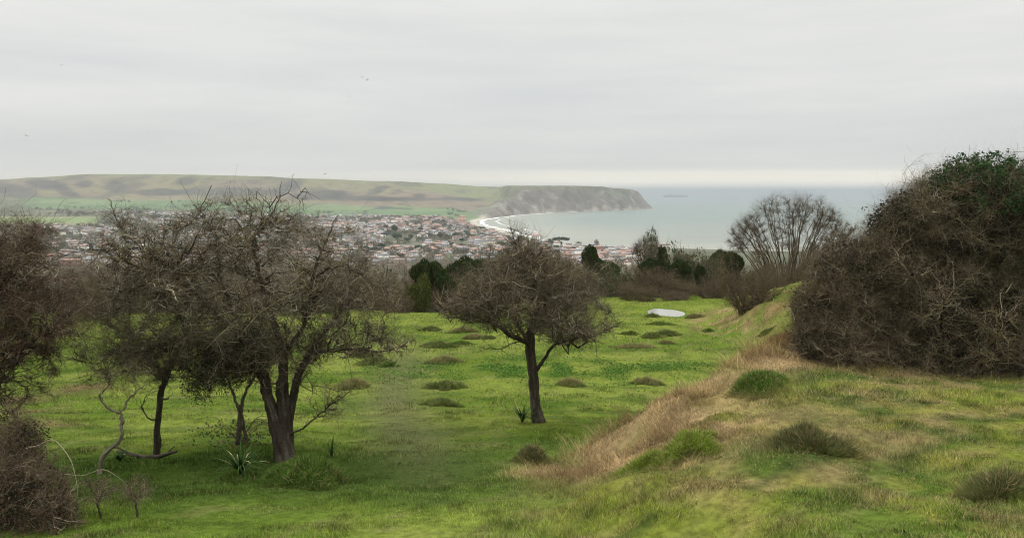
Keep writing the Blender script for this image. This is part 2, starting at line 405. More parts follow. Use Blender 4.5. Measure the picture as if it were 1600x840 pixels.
ud = np.concatenate([np.geomspace(62, 900, 70), np.geomspace(910, 2700, 170), np.arange(2712, 4400, 9), np.geomspace(4410, 7000, 50)])
UU, DD = np.meshgrid(ua, ud)
FX, FY = (UU - 800) / F * DD, DD
FZ, SEA, DS, PX, HL = far_z(FX, FY)
PX, PY = project(FX, FY, FZ)
n1, n2, n3 = fbm(FX / 300, FY / 300, 80), fbm(FX / 90, FY / 90, 81), fbm(FX / 25, FY / 25, 82)
col = lerp3([.10, .11, .055], [.15, .14, .09], sst(.35, .65, n2))
col = lerp3(col, np.broadcast_to([.05, .065, .04], col.shape), sst(.5, .62, n3) * .8)
def blob(x, y, rx, ry, soft=.35, rot=0):
    dx, dy = PX - x + (n3 - .5) * 14, PY - y + (n2 - .5) * 4
    r = np.sqrt((dx / rx) ** 2 + ((dy + rot * dx) / ry) ** 2); return 1 - sst(1 - soft, 1 + soft, r)
down = sst(3080, 3180, FY + (n2 - .5) * 160) * (1 - HL)
scarp = lerp3([.19, .175, .095], [.185, .15, .10], sst(.35, .6, n1))
scarp = lerp3(scarp, np.broadcast_to([.17, .19, .08], col.shape), sst(3680, 3790, FY) * .85)
scarp = lerp3(scarp, np.broadcast_to([.20, .175, .125], col.shape), sst(.5, .7, n2) * .4)
scarp = lerp3(scarp, np.broadcast_to([.075, .075, .06], col.shape), sst(.54, .64, fbm(FX / 130, FY / 260, 85)) * .55)
for b in ((25, 300, 40, 12, -.2), (70, 288, 28, 8, -.1), (133, 287, 14, 6, 0), (178, 291, 17, 9, 0), (105, 300, 22, 9, -.5), (290, 283, 16, 7, .1),
          (360, 300, 90, 7, 0), (450, 292, 24, 9, .35), (590, 297, 16, 5, .35), (250, 300, 40, 5, 0), (500, 305, 50, 7, .05), (655, 305, 10, 4, 0), (620, 311, 60, 3.4, 0), (720, 311, 40, 3.4, -.02), (570, 310, 60, 4, 0)):
    scarp = lerp3(scarp, np.broadcast_to([.05, .052, .05], col.shape), blob(*b[:4], rot=b[4]) * .7)
col = lerp3(col, scarp, down)
sp_ = sst(.70, .8, vn(FX / 14, FY / 16, 88)) * sst(.45, .6, n2); col = lerp3(col, np.broadcast_to([.07, .075, .05], col.shape), sp_ * down * .6)
# fields below the down
gf = sst(2560, 2620, FY + (n2 - .5) * 60) * (1 - down) * (1 - HL) * sst(330, 420, PX)
gf2 = sst(2740, 2800, FY + (n2 - .5) * 90) * (1 - down) * (1 - HL) * sst(20, 60, PX + (n2 - .5) * 60) * (1 - sst(330, 420, PX))
gf = np.clip(gf + gf2, 0, 1)
fld = lerp3([.11, .175, .075], [.15, .205, .09], sst(.4, .6, vn(FX / 260 + .4, FY / 190, 90)))
col = lerp3(col, fld, gf)
hedge = (1 - sst(.012, .03, np.abs(vn(FX / 330, FY / 240, 91) - .5))) * gf
col = lerp3(col, np.broadcast_to([.05, .07, .045], col.shape), hedge * .8)
for b in ((610, 325, 26, 2.4, 0), (640, 326, 10, 2, 0)): col = lerp3(col, np.broadcast_to([.05, .07, .05], col.shape), blob(*b[:4]) * .8)
yf = sst(1950, 1990, FY + (n2 - .5) * 30) * (1 - sst(2330, 2360, FY)) * (1 - sst(125, 170, PX))
yfc = lerp3([.17, .24, .08], [.24, .25, .11], (np.sin(FY / 60) > 0).astype(float))
col = lerp3(col, yfc, yf)
col = lerp3(col, np.broadcast_to([.05, .07, .045], col.shape), yf * (1 - sst(3, 9, np.abs((FY - 1950) % 125 - 60))) * .9)
# headland cliff: scrub, chalk scars, pale foot
cl = lerp3([.14, .125, .105], [.185, .165, .135], sst(.35, .65, n2))
cl = lerp3(cl, np.broadcast_to([.14, .155, .10], col.shape), sst(60, 110, DS) * sst(.4, .6, n1))
rib = fbm(FX / 16, FZ / 90 + FY / 300, 95, 4)
chalk = sst(.57, .70, rib) * sst(.42, .62, fbm(FX / 120, FY / 200, 96, 3)) * (1 - sst(100, 120, FZ))
cl = lerp3(cl, np.broadcast_to([.33, .31, .27], col.shape), chalk * .75)
ftz = 10 + 30 * sst(.45, .75, fbm(FX / 60, FY / 500, 97, 3)) * sst(830, 870, PX)
cl = lerp3(cl, np.broadcast_to([.34, .31, .25], col.shape), (1 - sst(ftz * .6, ftz, FZ)) * sst(800, 850, PX) * .75)
cl = lerp3(cl, np.broadcast_to([.15, .145, .09], col.shape), sst(104, 114, FZ + (n3 - .5) * 8))
col = lerp3(col, cl, HL)
bch = (1 - sst(14, 42, DS)) * (1 - HL * .9) * sst(1000, 1500, FY) * (1 - sst(850, 900, PX))
bch = np.clip(bch, 0, 1)
col = lerp3(col, np.broadcast_to([.46, .42, .34], col.shape), bch)
ii = np.arange(FX.size).reshape(FX.shape)
Fq = np.stack([ii[:-1, :-1], ii[:-1, 1:], ii[1:, 1:], ii[1:, :-1]], -1)
keep = ~(SEA[:-1, :-1] & SEA[:-1, 1:] & SEA[1:, 1:] & SEA[1:, :-1])
Ft = (FY[:-1, :-1] < 2560)
Vf = np.stack([FX, FY, FZ], -1).reshape(-1, 3)
def sub(name, mask, mat):
    f = Fq[mask].reshape(-1, 4); u, inv = np.unique(f, return_inverse=True)
    obj(name, new_mesh(name, Vf[u], inv.reshape(-1, 4), col.reshape(-1, 3)[u] * .55, True), mat, kind='structure')
sub('valley', keep & Ft, M_far)
sub('hills', keep & ~Ft, M_far)
def far_ground(X, Y): return float(far_z(np.array([float(X)]), np.array([float(Y)]))[0][0])

# sea
sa = np.linspace(-2600, 3600, 240); sdist = np.concatenate([np.geomspace(900, 6000, 160), np.geomspace(6100, 40000, 60)])
SU, SD_ = np.meshgrid(sa, sdist); SX = (SU - 800) / F * SD_; SY = SD_
nn = fbm(SX / 500, SY / 260, 60, 3)
c = lerp3([.16, .178, .15], [.10, .155, .14], sst(1750, 2900, SY + (nn - .5) * 500 + (SX - 500) * -.25))
c = lerp3(c, np.broadcast_to([.12, .16, .17], c.shape), sst(4000, 12000, SY))
dsh = segdist(SX, SY, SH)
c = lerp3(c, np.broadcast_to([.27, .26, .21], c.shape), (1 - sst(60, 420, dsh)) * (1 - sst(3300, 3700, SY)) * .8)
c = c * (.44 + .10 * fbm(SX / 900, SY / 120, 62, 3) + .06 * sst(.6, .7, fbm(SX / 400, SY / 60, 63, 3)))[..., None] * [1.0, 1.06, .96]
ii = np.arange(SX.size).reshape(SX.shape)
Fs = np.stack([ii[:-1, :-1], ii[:-1, 1:], ii[1:, 1:], ii[1:, :-1]], -1).reshape(-1, 4)
M_sea = mat_attr('sea', .38, .01, .05, spec=.5)
tn = M_sea.node_tree; pb = [n for n in tn.nodes if n.type == 'BSDF_PRINCIPLED'][0]
wn = N(tn, 'ShaderNodeTexNoise'); wn.inputs['Scale'].default_value = .05; wn.inputs['Detail'].default_value = 6
ge = N(tn, 'ShaderNodeNewGeometry'); tn.links.new(ge.outputs['Position'], wn.inputs['Vector'])
wb = N(tn, 'ShaderNodeBump'); wb.inputs['Strength'].default_value = .35; wb.inputs['Distance'].default_value = 3
tn.links.new(wn.outputs['Fac'], wb.inputs['Height']); tn.links.new(wb.outputs[0], pb.inputs['Normal'])
obj('sea', new_mesh('sea', np.stack([SX, SY, 0 * SX], -1).reshape(-1, 3), Fs, c.reshape(-1, 3), True), M_sea, kind='structure')

# surf line along the bay, a thin ragged sheet on the water
def strip(name, pts, wfun, z, colr):
    P = np.array(pts); P = catmull(np.c_[P, np.zeros(len(P))], 10)[:, :2]
    T = np.gradient(P, axis=0); T /= np.linalg.norm(T, axis=1, keepdims=True); Nn = np.c_[-T[:, 1], T[:, 0]]
    n = len(P); s = np.arange(n)
    w1, w2 = wfun(s)
    A = P + Nn * w1[:, None]; B = P + Nn * w2[:, None]
    V = np.concatenate([np.c_[A, np.full(n, z)], np.c_[B, np.full(n, z)]])
    f = np.stack([s[:-1], s[1:], s[1:] + n, s[:-1] + n], -1)
    obj(name, new_mesh(name, V, f, np.tile(np.array(colr) * .7, (2 * n, 1))), M_far, kind='structure')
bay = SH[3:16]
for k, (o0, w) in enumerate(((0, 13), (60, 3))):
    strip('surf', bay if k == 0 else SH[6:14], lambda s: (o0 + 10 * vn(s * .4, s * 0, 5 + k), o0 + 10 * vn(s * .4, s * 0, 5 + k) + w * (.3 + 1.4 * vn(s * .7, s * 0, 9 + k))), .25, (.75, .75, .72))

# far coast beyond the sea
cx = np.linspace(1006, 1900, 160); D0 = 37500.
hh = np.minimum(198, 100 + (299 - (296.2 + .9 * vn(cx / 60, cx * 0, 3) + 1.6 * (1 - sst(1006, 1060, cx)))) / F * D0)
rows = [(D0 - 600, -2 + 0 * hh), (D0 - 500, hh * .35), (D0, hh * .9), (D0 + 600, hh), (D0 + 2000, -2 + 0 * hh)]
V = np.concatenate([np.c_[(cx - 800) / F * D0 * (d / D0), np.full(len(cx), d), h] for d, h in rows]); n = len(cx)
f = np.concatenate([np.stack([np.arange(n - 1) + r * n, np.arange(1, n) + r * n, np.arange(1, n) + (r + 1) * n, np.arange(n - 1) + (r + 1) * n], -1) for r in range(4)])
obj('coast', new_mesh('coast', V, f, np.tile((.16, .16, .15), (len(V), 1)), True), M_far, kind='structure')

# haze
def box_mesh(name, a, b):
    x0, y0, z0 = a; x1, y1, z1 = b
    V = np.array([(x, y, z) for z in (z0, z1) for y in (y0, y1) for x in (x0, x1)], float)
    Fb = np.array([(0, 2, 3, 1), (4, 5, 7, 6), (0, 1, 5, 4), (2, 6, 7, 3), (0, 4, 6, 2), (1, 3, 7, 5)])
    return new_mesh(name, V, Fb)
M_haze = bpy.data.materials.new('haze'); M_haze.use_nodes = True; t = M_haze.node_tree; t.nodes.clear()
o_ = N(t, 'ShaderNodeOutputMaterial'); v_ = N(t, 'ShaderNodeVolumePrincipled')
v_.inputs['Color'].default_value = (.36, .385, .41, 1); v_.inputs['Density'].default_value = 1.02e-4; v_.inputs['Anisotropy'].default_value = 0
t.links.new(v_.outputs[0], o_.inputs['Volume'])
obj('haze', box_mesh('haze', (-105000, -3000, -4.5), (105000, 42000, 205)), M_haze, kind='stuff')

# ------------------------------------------------------------------ tree growth
BROWN = np.array([.084, .064, .037]); OLIVE = np.array([.080, .070, .032]); GREY = np.array([.24, .215, .15]); DARK = np.array([.018, .013, .009]); RUST = np.array([.086, .054, .034])
def in_env(E, n, R, shell=0.0, zmin=None):
    w = np.array([e[3] * e[4] * e[5] for e in E]) ** .8; w /= w.sum()
    k = R.choice(len(E), n, p=w); d = R.normal(size=(n, 3)); d /= np.linalg.norm(d, axis=1, keepdims=True)
    r = R.random(n) ** (1 / 3.); r = r * (1 - shell) + shell * (.75 + .25 * R.random(n)) if shell else r
    C = np.array([e[:3] for e in E])[k]; S = np.array([e[3:6] for e in E])[k]
    P = C + d * r[:, None] * S
    if zmin is not None: P[:, 2] = np.maximum(P[:, 2], zmin + R.random(n) * .15)
    return P
def pal(n, R, cols, p):
    cols = np.array(cols); k = R.choice(len(cols), n, p=p)
    return cols[k] * (.7 + .6 * R.random(n))[:, None]
class Grow:
    def __init__(s, seed): s.R = np.random.default_rng(seed); s.P, s.T, s.r = [], [], []
    def add(s, P, R):
        T = np.gradient(P, axis=-2); T /= np.linalg.norm(T, axis=-1, keepdims=True) + 1e-9
        s.P.append(P.reshape(-1, 3)); s.T.append(T.reshape(-1, 3)); s.r.append(np.asarray(R).reshape(-1))
    def attach(s, mb, tg, n, r0, wander, k, colr, maxlen=None, stiff=.4, sag=0.0):
        P, T, r = np.concatenate(s.P), np.concatenate(s.T), np.concatenate(s.r)
        if len(P) > 60000:
            sel = s.R.choice(len(P), 60000, replace=False); P, T, r = P[sel], T[sel], r[sel]
        kd = kdtree.KDTree(len(P))
        for i, p in enumerate(P): kd.insert(p, i)
        kd.balance()
        src = np.empty(len(tg), int)
        for j, t_ in enumerate(tg):
            c_ = kd.find_n(t_, 10); best, bi = 1e9, 0
            for (co, i, d) in c_:
                v = t_ - P[i]; cs = (v @ T[i]) / (d + 1e-6)
                cost = d * (1.6 - .6 * cs) - 6 * min(r[i], .03)
                if cost < best: best, bi = cost, i
            src[j] = bi
        A, TA, rA = P[src], T[src], r[src]
        v = tg - A; d = np.linalg.norm(v, axis=1, keepdims=True) + 1e-6
        if maxlen is not None: v = v * np.minimum(1, maxlen / d); d = np.minimum(d, maxlen)
        B = A + v
        Cc = A + TA * d * stiff + v * .15
        u = np.linspace(0, 1, n)[None, :, None]
        Q = (1 - u) ** 2 * A[:, None] + 2 * u * (1 - u) * Cc[:, None] + u ** 2 * B[:, None]
        W = np.cumsum(s.R.normal(size=Q.shape), axis=1) * (wander * d[:, None] / n); W -= W[:, :1]
        Q = Q + W; Q[:, :, 2] -= sag * (u[..., 0] ** 2) * d
        rr0 = np.minimum(rA * .75, r0) * (.7 + .5 * s.R.random(len(rA)))
        RR = rr0[:, None] * (1 - .72 * np.linspace(0, 1, n)[None])
        mb.add(*tubes(Q, RR, k, colr)); s.add(Q, RR)
    def twigs(s, mb, cnt, lmin, lmax, r0, k, colr, up=.2, n=4, wander=.55, rmax=.012, skip=0, down=0):
        P, T, r = np.concatenate(s.P[skip:]), np.concatenate(s.T[skip:]), np.concatenate(s.r[skip:])
        ok = np.where(r < rmax)[0]
        i = s.R.choice(ok, cnt)
        ln = (lmin + (lmax - lmin) * s.R.random(cnt) ** 1.6)[:, None]
        d = T[i] * .55 + s.R.normal(size=(cnt, 3)) * .75 + np.array([0, 0, up - down]); d /= np.linalg.norm(d, axis=1, keepdims=True)
        u = np.linspace(0, 1, n)[None, :, None]
        Q = P[i][:, None] + d[:, None] * ln[:, None] * u
        W = np.cumsum(s.R.normal(size=Q.shape), axis=1) * (wander * ln[:, None] / n); W -= W[:, :1]
        Q = Q + W
        RR = np.minimum(r0, r[i] * .9)[:, None] * (1 - .6 * np.linspace(0, 1, n)[None])
        mb.add(*tubes(Q, RR, k, colr)); s.add(Q, RR)

def px_env(px, py, Y, hw, hh, dep):
    p = at(px, py, Y); m = Y / F
    return (p[0], p[1], p[2], hw * m, dep, hh * m)

def hand_limb(pts):
    """pts: (px,py,Y,radius) -> smooth P, R"""
    P = catmull(np.array([at(*p[:3]) for p in pts]), 7)
    R = np.interp(np.linspace(0, len(pts) - 1, len(P)), np.arange(len(pts)), [p[3] for p in pts])
    return P, R

def leaf_quads(mb, P, size, R, cols, flat=.0, droop=0):
    n = len(P); a = R.normal(size=(n, 3)); a[:, 2] *= (1 - flat); a /= np.linalg.norm(a, axis=1, keepdims=True)
    b = np.cross(a, R.normal(size=(n, 3))); b /= np.linalg.norm(b, axis=1, keepdims=True)
    s = (size * (.6 + .8 * R.random(n)))[:, None]
    V = np.stack([P - a * s, P + b * s * .45, P + a * s, P - b * s * .45], 1)
    f = np.arange(n * 4).reshape(n, 4)
    mb.add(V.reshape(-1, 3), f, np.repeat(cols, 4, axis=0))

def big_tree(name, label, cat, base, trunks, limbs, env, seed, counts, group=None, cols=(BROWN, OLIVE, GREY, DARK), pc=(.42, .25, .13, .2),
             rad=(.024, .012, .006, .0032), tw=(.08, .26), leaves=0, leafcol=None, bark=(.045, .034, .023), shell=.25, droop=0, lv1w=.85, up=.2, zmin=None, sub_env=None):
    R = np.random.default_rng(seed)
    t = empty(name, base, label, cat, group)
    G = Grow(seed)
    mb = MB(); j = 0
    for pts in trunks:
        P, Rr = hand_limb(pts); Rr = Rr * .55; P = P + np.cumsum(R.normal(size=P.shape), 0) * .0035
        limb_tube(mb, P, Rr, bark, 22, .34, seed + j); j += 1
        G.add(P, Rr)
    obj('trunk', mb.mesh('trunk', True, base), M_bark, t)
    for pts in limbs:
        P, Rr = hand_limb(pts); Rr = Rr * .62; P = P + np.cumsum(R.normal(size=P.shape), 0) * .009
        P[0] = at(*pts[0][:3])
        mb = MB(); limb_tube(mb, P, Rr, bark, 9, .2, seed + j); j += 1
        obj('limb', mb.mesh('limb', True, base), M_bark, t); G.add(P, Rr)
    mb = MB()
    c0, c1, c2, c3 = counts; pk = np.array(pc) * [1, 1, .05, 1]; pk = pk / pk.sum(); pm = np.array(pc) * [1, 1, .35, 1]; pm = pm / pm.sum()
    G.attach(mb, in_env(env, c0, R, .5), 14, rad[0], lv1w, 6, pal(c0, R, cols, pk))
    G.attach(mb, in_env(env, c1, R, .35), 10, rad[1], .9, 5, pal(c1, R, cols, pm))
    G.attach(mb, in_env(env, c2, R, shell), 7, rad[2], .9, 4, pal(c2, R, cols, pc), maxlen=.5, sag=droop)
    G.twigs(mb, c3, tw[0], tw[1], rad[3], 3, pal(c3, R, cols, pc), up=up)
    if c3 > 15000: m_ = c3 // 60; G.twigs(mb, m_, .22, .48, rad[3] * 1.3, 3, pal(m_, R, cols, pc), up=.75, n=6, wander=.8)
    if leaves:
        allP = np.concatenate(G.P[-1:]); i = R.choice(len(allP), leaves)
        leaf_quads(mb, allP[i] + R.normal(size=(leaves, 3)) * .01, .011, R, pal(leaves, R, leafcol, [1 / len(leafcol)] * len(leafcol)))
    obj('crown', mb.mesh('crown', False, base), M_twig, t)
    return t, G

def gbase(px, py):
    h = hit(px, py); return h

# --- single hawthorn in the middle of the meadow
b = gbase(838, 660); Yc = b[1]
def T(*pts, dy=0): return [(p[0], p[1], Yc + (p[3] if len(p) > 3 else 0) + dy, p[2]) for p in pts]
big_tree('hawthorn_tree', 'lone bare hawthorn with one straight trunk and domed crown, spiky shoot on top', 'tree', tuple(b),
    [T((841, 668, .23), (839, 655, .175), (835, 620, .135), (830, 575, .135), (828, 535, .12), (830, 510, .10))],
    [T((828, 540, .07), (805, 525, .06, -.2), (770, 500, .045, -.4), (735, 488, .03, -.5), (700, 482, .012, -.6)),
     T((830, 530, .08), (838, 490, .06), (842, 440, .04, .1), (822, 400, .02), (808, 352, .006)),
     T((829, 530, .07), (855, 505, .05, .3), (890, 475, .03, .5), (925, 460, .012, .6)),
     T((839, 578, .05), (850, 560, .045, -.1), (862, 541, .042, -.2), (885, 538, .035, -.3), (925, 528, .02, -.4), (968, 508, .008, -.4)),
     T((828, 540, .06), (812, 510, .05, .3), (790, 470, .03, .5), (768, 420, .012, .5), (763, 385, .005, .5)),
     T((824, 530, .02), (800, 538, .014, -.3), (780, 548, .010, -.4), (756, 548, .005, -.5))],
    [px_env(830, 462, Yc, 132, 58, 1.6), px_env(822, 425, Yc, 75, 45, 1.1), px_env(808, 372, Yc, 14, 30, .25), px_env(830, 395, Yc, 40, 30, .6), px_env(764, 400, Yc + .4, 8, 18, .2), px_env(895, 498, Yc - .2, 76, 38, 1.2),
     px_env(735, 472, Yc - .2, 52, 30, 1.1), px_env(880, 440, Yc, 50, 30, 1.1)], 21, (80, 700, 5000, 26000), tw=(.08, .32), rad=(.022, .014, .0095, .0062), pc=(.40, .2, .16, .24))

# --- the big hawthorn on the left
b = gbase(438, 720); Yc = b[1]
print('left tree Y', Yc)
big_tree('hawthorn_tree', 'largest bare hawthorn with thick fissured twin trunk beside the grassy hump', 'tree', tuple(b),
    [T((446, 732, .30), (442, 714, .19), (430, 670, .13), (420, 630, .115), (412, 600, .11), (403, 575, .10), (396, 552, .08)),
     T((452, 728, .18, .05), (450, 700, .14, .05), (446, 650, .135, .05), (441, 610, .12), (441, 580, .10), (440, 555, .09)),
     T((452, 670, .08, .1), (457, 620, .085, .1), (464, 588, .075), (478, 556, .06))],
    [T((397, 560, .06), (360, 515, .052, -.1), (310, 470, .045, -.2), (262, 430, .036, -.3), (215, 400, .022, -.3), (175, 352, .010, -.3), (160, 310, .004, -.3)),
     T((440, 562, .07), (425, 510, .055, .1), (405, 440, .04, .2), (392, 380, .025, .2), (425, 330, .012, .2), (432, 288, .004, .2)),
     T((477, 557, .05), (515, 548, .04, -.3), (560, 546, .032, -.5), (605, 545, .02, -.6), (645, 528, .008, -.7)),
     T((470, 570, .05), (500, 520, .042, .3), (535, 470, .03, .5), (565, 425, .018, .6), (575, 385, .007, .6)),
     T((398, 556, .05), (370, 500, .04, .5), (340, 430, .028, .7), (335, 370, .016, .7), (300, 320, .006, .7)),
     T((441, 560, .05), (470, 500, .04, -.3), (480, 430, .025, -.5), (500, 370, .012, -.6), (520, 335, .005, -.6)),
     T((452, 682, .02, .1), (480, 672, .016, -.2), (520, 640, .011, -.3), (550, 612, .005, -.4))],
    [px_env(400, 440, Yc, 190, 115, 1.5), px_env(385, 365, Yc, 130, 65, 1.0), px_env(260, 400, Yc, 105, 75, 1.1), px_env(540, 460, Yc, 85, 75, 1.1),
     px_env(580, 535, Yc - .3, 70, 26, .7), px_env(345, 550, Yc, 75, 50, 1.0), px_env(200, 350, Yc, 55, 32, .5), px_env(300, 470, Yc, 150, 90, 1.3), px_env(590, 470, Yc, 50, 70, .8), px_env(330, 590, Yc, 60, 32, .7), px_env(430, 560, Yc + .3, 90, 45, 1.0), px_env(500, 400, Yc, 90, 70, .9), px_env(520, 620, Yc - .1, 45, 40, .3), px_env(470, 545, Yc, 60, 30, .8)],
    33, (150, 1250, 8600, 42000), tw=(.05, .24), rad=(.017, .0105, .0066, .0042), pc=(.34, .22, .19, .25))

_R = np.random.default_rng(12); mb = MB(); q = bpy.context.scene.objects['hawthorn_tree.001']; n_ = 520
E0 = in_env([px_env(345, 560, Yc, 52, 34, .5), px_env(315, 575, Yc, 34, 30, .4), px_env(375, 545, Yc, 50, 26, .5)], n_, _R, .2)
ln_ = _R.uniform(.08, .32, n_); u_ = np.linspace(0, 1, 5)[None, :, None]
Q_ = E0[:, None] + np.concatenate([_R.normal(0, .05, (n_, 1, 2)) * u_, -ln_[:, None, None] * u_], 2) + np.cumsum(_R.normal(0, .006, (n_, 5, 3)), 1)
mb.add(*tubes(Q_, np.full((n_, 5), .0022), 3, pal(n_, _R, (DARK, OLIVE * .7), (.5, .5))))
i_ = _R.integers(0, n_, 8500); k_ = _R.integers(0, 5, 8500); leaf_quads(mb, Q_[i_, k_] + _R.normal(0, .02, (8500, 3)), .014, _R, pal(8500, _R, ([.020, .028, .010], [.034, .042, .015], [.012, .016, .007]), [.4, .3, .3]))
obj('hanging_ivy', mb.mesh('hanging_ivy', False, tuple(q.location)), M_leaf, q)

# --- slim tree left of it
b = gbase(245, 714); Yc = b[1]
big_tree('hawthorn_tree', 'slim dark tree with one upright trunk rising from the fallen branch', 'tree', tuple(b),
    [T((244, 722, .09), (246, 700, .068), (249, 650, .062), (252, 610, .058), (262, 580, .05), (272, 552, .045))],
    [T((255, 600, .03), (235, 560, .025, .2), (200, 520, .018, .3), (160, 490, .008, .3)), T((272, 555, .04), (285, 520, .03, .2), (270, 460, .02, .3), (240, 420, .01, .3)),
     T((251, 625, .02), (262, 622, .012, -.1), (270, 612, .004, -.15)), T((248, 655, .018), (232, 650, .013, -.1), (222, 625, .009, -.15), (232, 605, .004, -.2))],
    [px_env(215, 500, Yc, 105, 68, 1.1), px_env(250, 560, Yc, 70, 32, .8), px_env(140, 530, Yc, 70, 40, .9), px_env(210, 585, Yc, 80, 25, .6), px_env(120, 450, Yc, 60, 55, .8)], 45, (50, 420, 3400, 20000), tw=(.06, .22), rad=(.018, .011, .0068, .0042), pc=(.36, .28, .06, .3))

# --- far-left hawthorn whose trunk stands outside the frame
b = hit(-70, 760); Yc = b[1]
big_tree('hawthorn_tree', 'hawthorn cut by the left frame edge with only crown and one sloping limb in view', 'tree', tuple(b),
    [T((-70, 768, .16), (-72, 730, .13), (-62, 670, .11), (-50, 630, .10))],
    [T((-50, 632, .07), (-15, 598, .055), (15, 570, .045), (50, 545, .03), (85, 520, .012)), T((-50, 630, .08), (-40, 540, .06), (0, 460, .04), (30, 400, .02), (60, 345, .006)),
     T((-50, 625, .06), (-90, 540, .05), (-110, 450, .03), (-100, 380, .01))],
    [px_env(5, 440, Yc, 105, 105, 1.2), px_env(-90, 450, Yc, 130, 130, 1.2), px_env(60, 500, Yc, 70, 60, .9), px_env(30, 590, Yc, 55, 50, .6), px_env(10, 370, Yc, 70, 38, .8)],
    57, (90, 800, 6500, 36000), tw=(.05, .2), rad=(.018, .010, .0062, .0040), pc=(.46, .16, .08, .3), cols=(RUST, OLIVE, GREY, DARK))

# --- forked tree behind the big trunk
b = gbase(372, 694); Yc = b[1]
big_tree('hawthorn_tree', 'small forked tree with brambles at its foot, behind the thick twin trunk', 'tree', tuple(b),
    [T((370, 700, .10), (371, 680, .065), (373, 650, .055), (374, 635, .05)), T((385, 698, .06, .1), (383, 670, .04, .1), (377, 640, .035))],
    [T((374, 640, .04), (364, 605, .03), (352, 570, .02), (340, 545, .01)), T((375, 640, .04), (384, 612, .035), (398, 585, .025), (404, 555, .012))],
    [px_env(375, 545, Yc, 80, 45, .9)], 63, (25, 200, 1800, 12000), tw=(.06, .22), rad=(.016, .009, .005, .003), bark=(.12, .10, .07))

# --- twisted sapling
b = gbase(156, 742); Yc = b[1]
big_tree('twisted_sapling', 'thin S-shaped sapling with two leaning stems left of the slim dark tree', 'tree', tuple(b),
    [T((156, 748, .05), (156, 728, .042), (164, 708, .038), (184, 690, .034), (192, 676, .030), (189, 660, .026))],
    [T((189, 662, .022), (180, 645, .02), (166, 630, .018), (160, 616, .016), (172, 604, .012), (178, 590, .008)),
     T((190, 664, .022), (190, 648, .02), (196, 630, .017), (212, 616, .014), (236, 600, .009), (250, 578, .005)),
     T((212, 616, .008), (208, 590, .006), (212, 560, .003))],
    [px_env(190, 575, Yc, 60, 25, .4)], 71, (10, 50, 260, 1600), tw=(.05, .16), rad=(.008, .005, .0035, .0024), bark=(.15, .13, .09))

# --- two tiny saplings with a fuzz of twigs
for (bx, by, w, h, lb) in ((157, 812, 34, 70, 'knee-high leafless sapling, the left of two beside the brown bramble bank'), (215, 808, 32, 60, 'knee-high leafless sapling, the right of two beside the brown bramble bank')):
    b = gbase(bx, by); Yc = b[1]
    big_tree('sapling', lb, 'sapling', tuple(b), [T((bx, by + 6, .016), (bx - 2, by - 18, .012), (bx, by - 34, .01))],
        [T((bx, by - 30, .008), (bx - 12, by - h * .8, .004)), T((bx, by - 30, .008), (bx + 12, by - h * .75, .004))],
        [px_env(bx, by - h * .72, Yc, w, h * .35, .22)], int(bx), (10, 40, 180, 900), tw=(.03, .1), rad=(.005, .0035, .0026, .0018), group='knee-high saplings', cols=(RUST, BROWN, GREY, DARK))

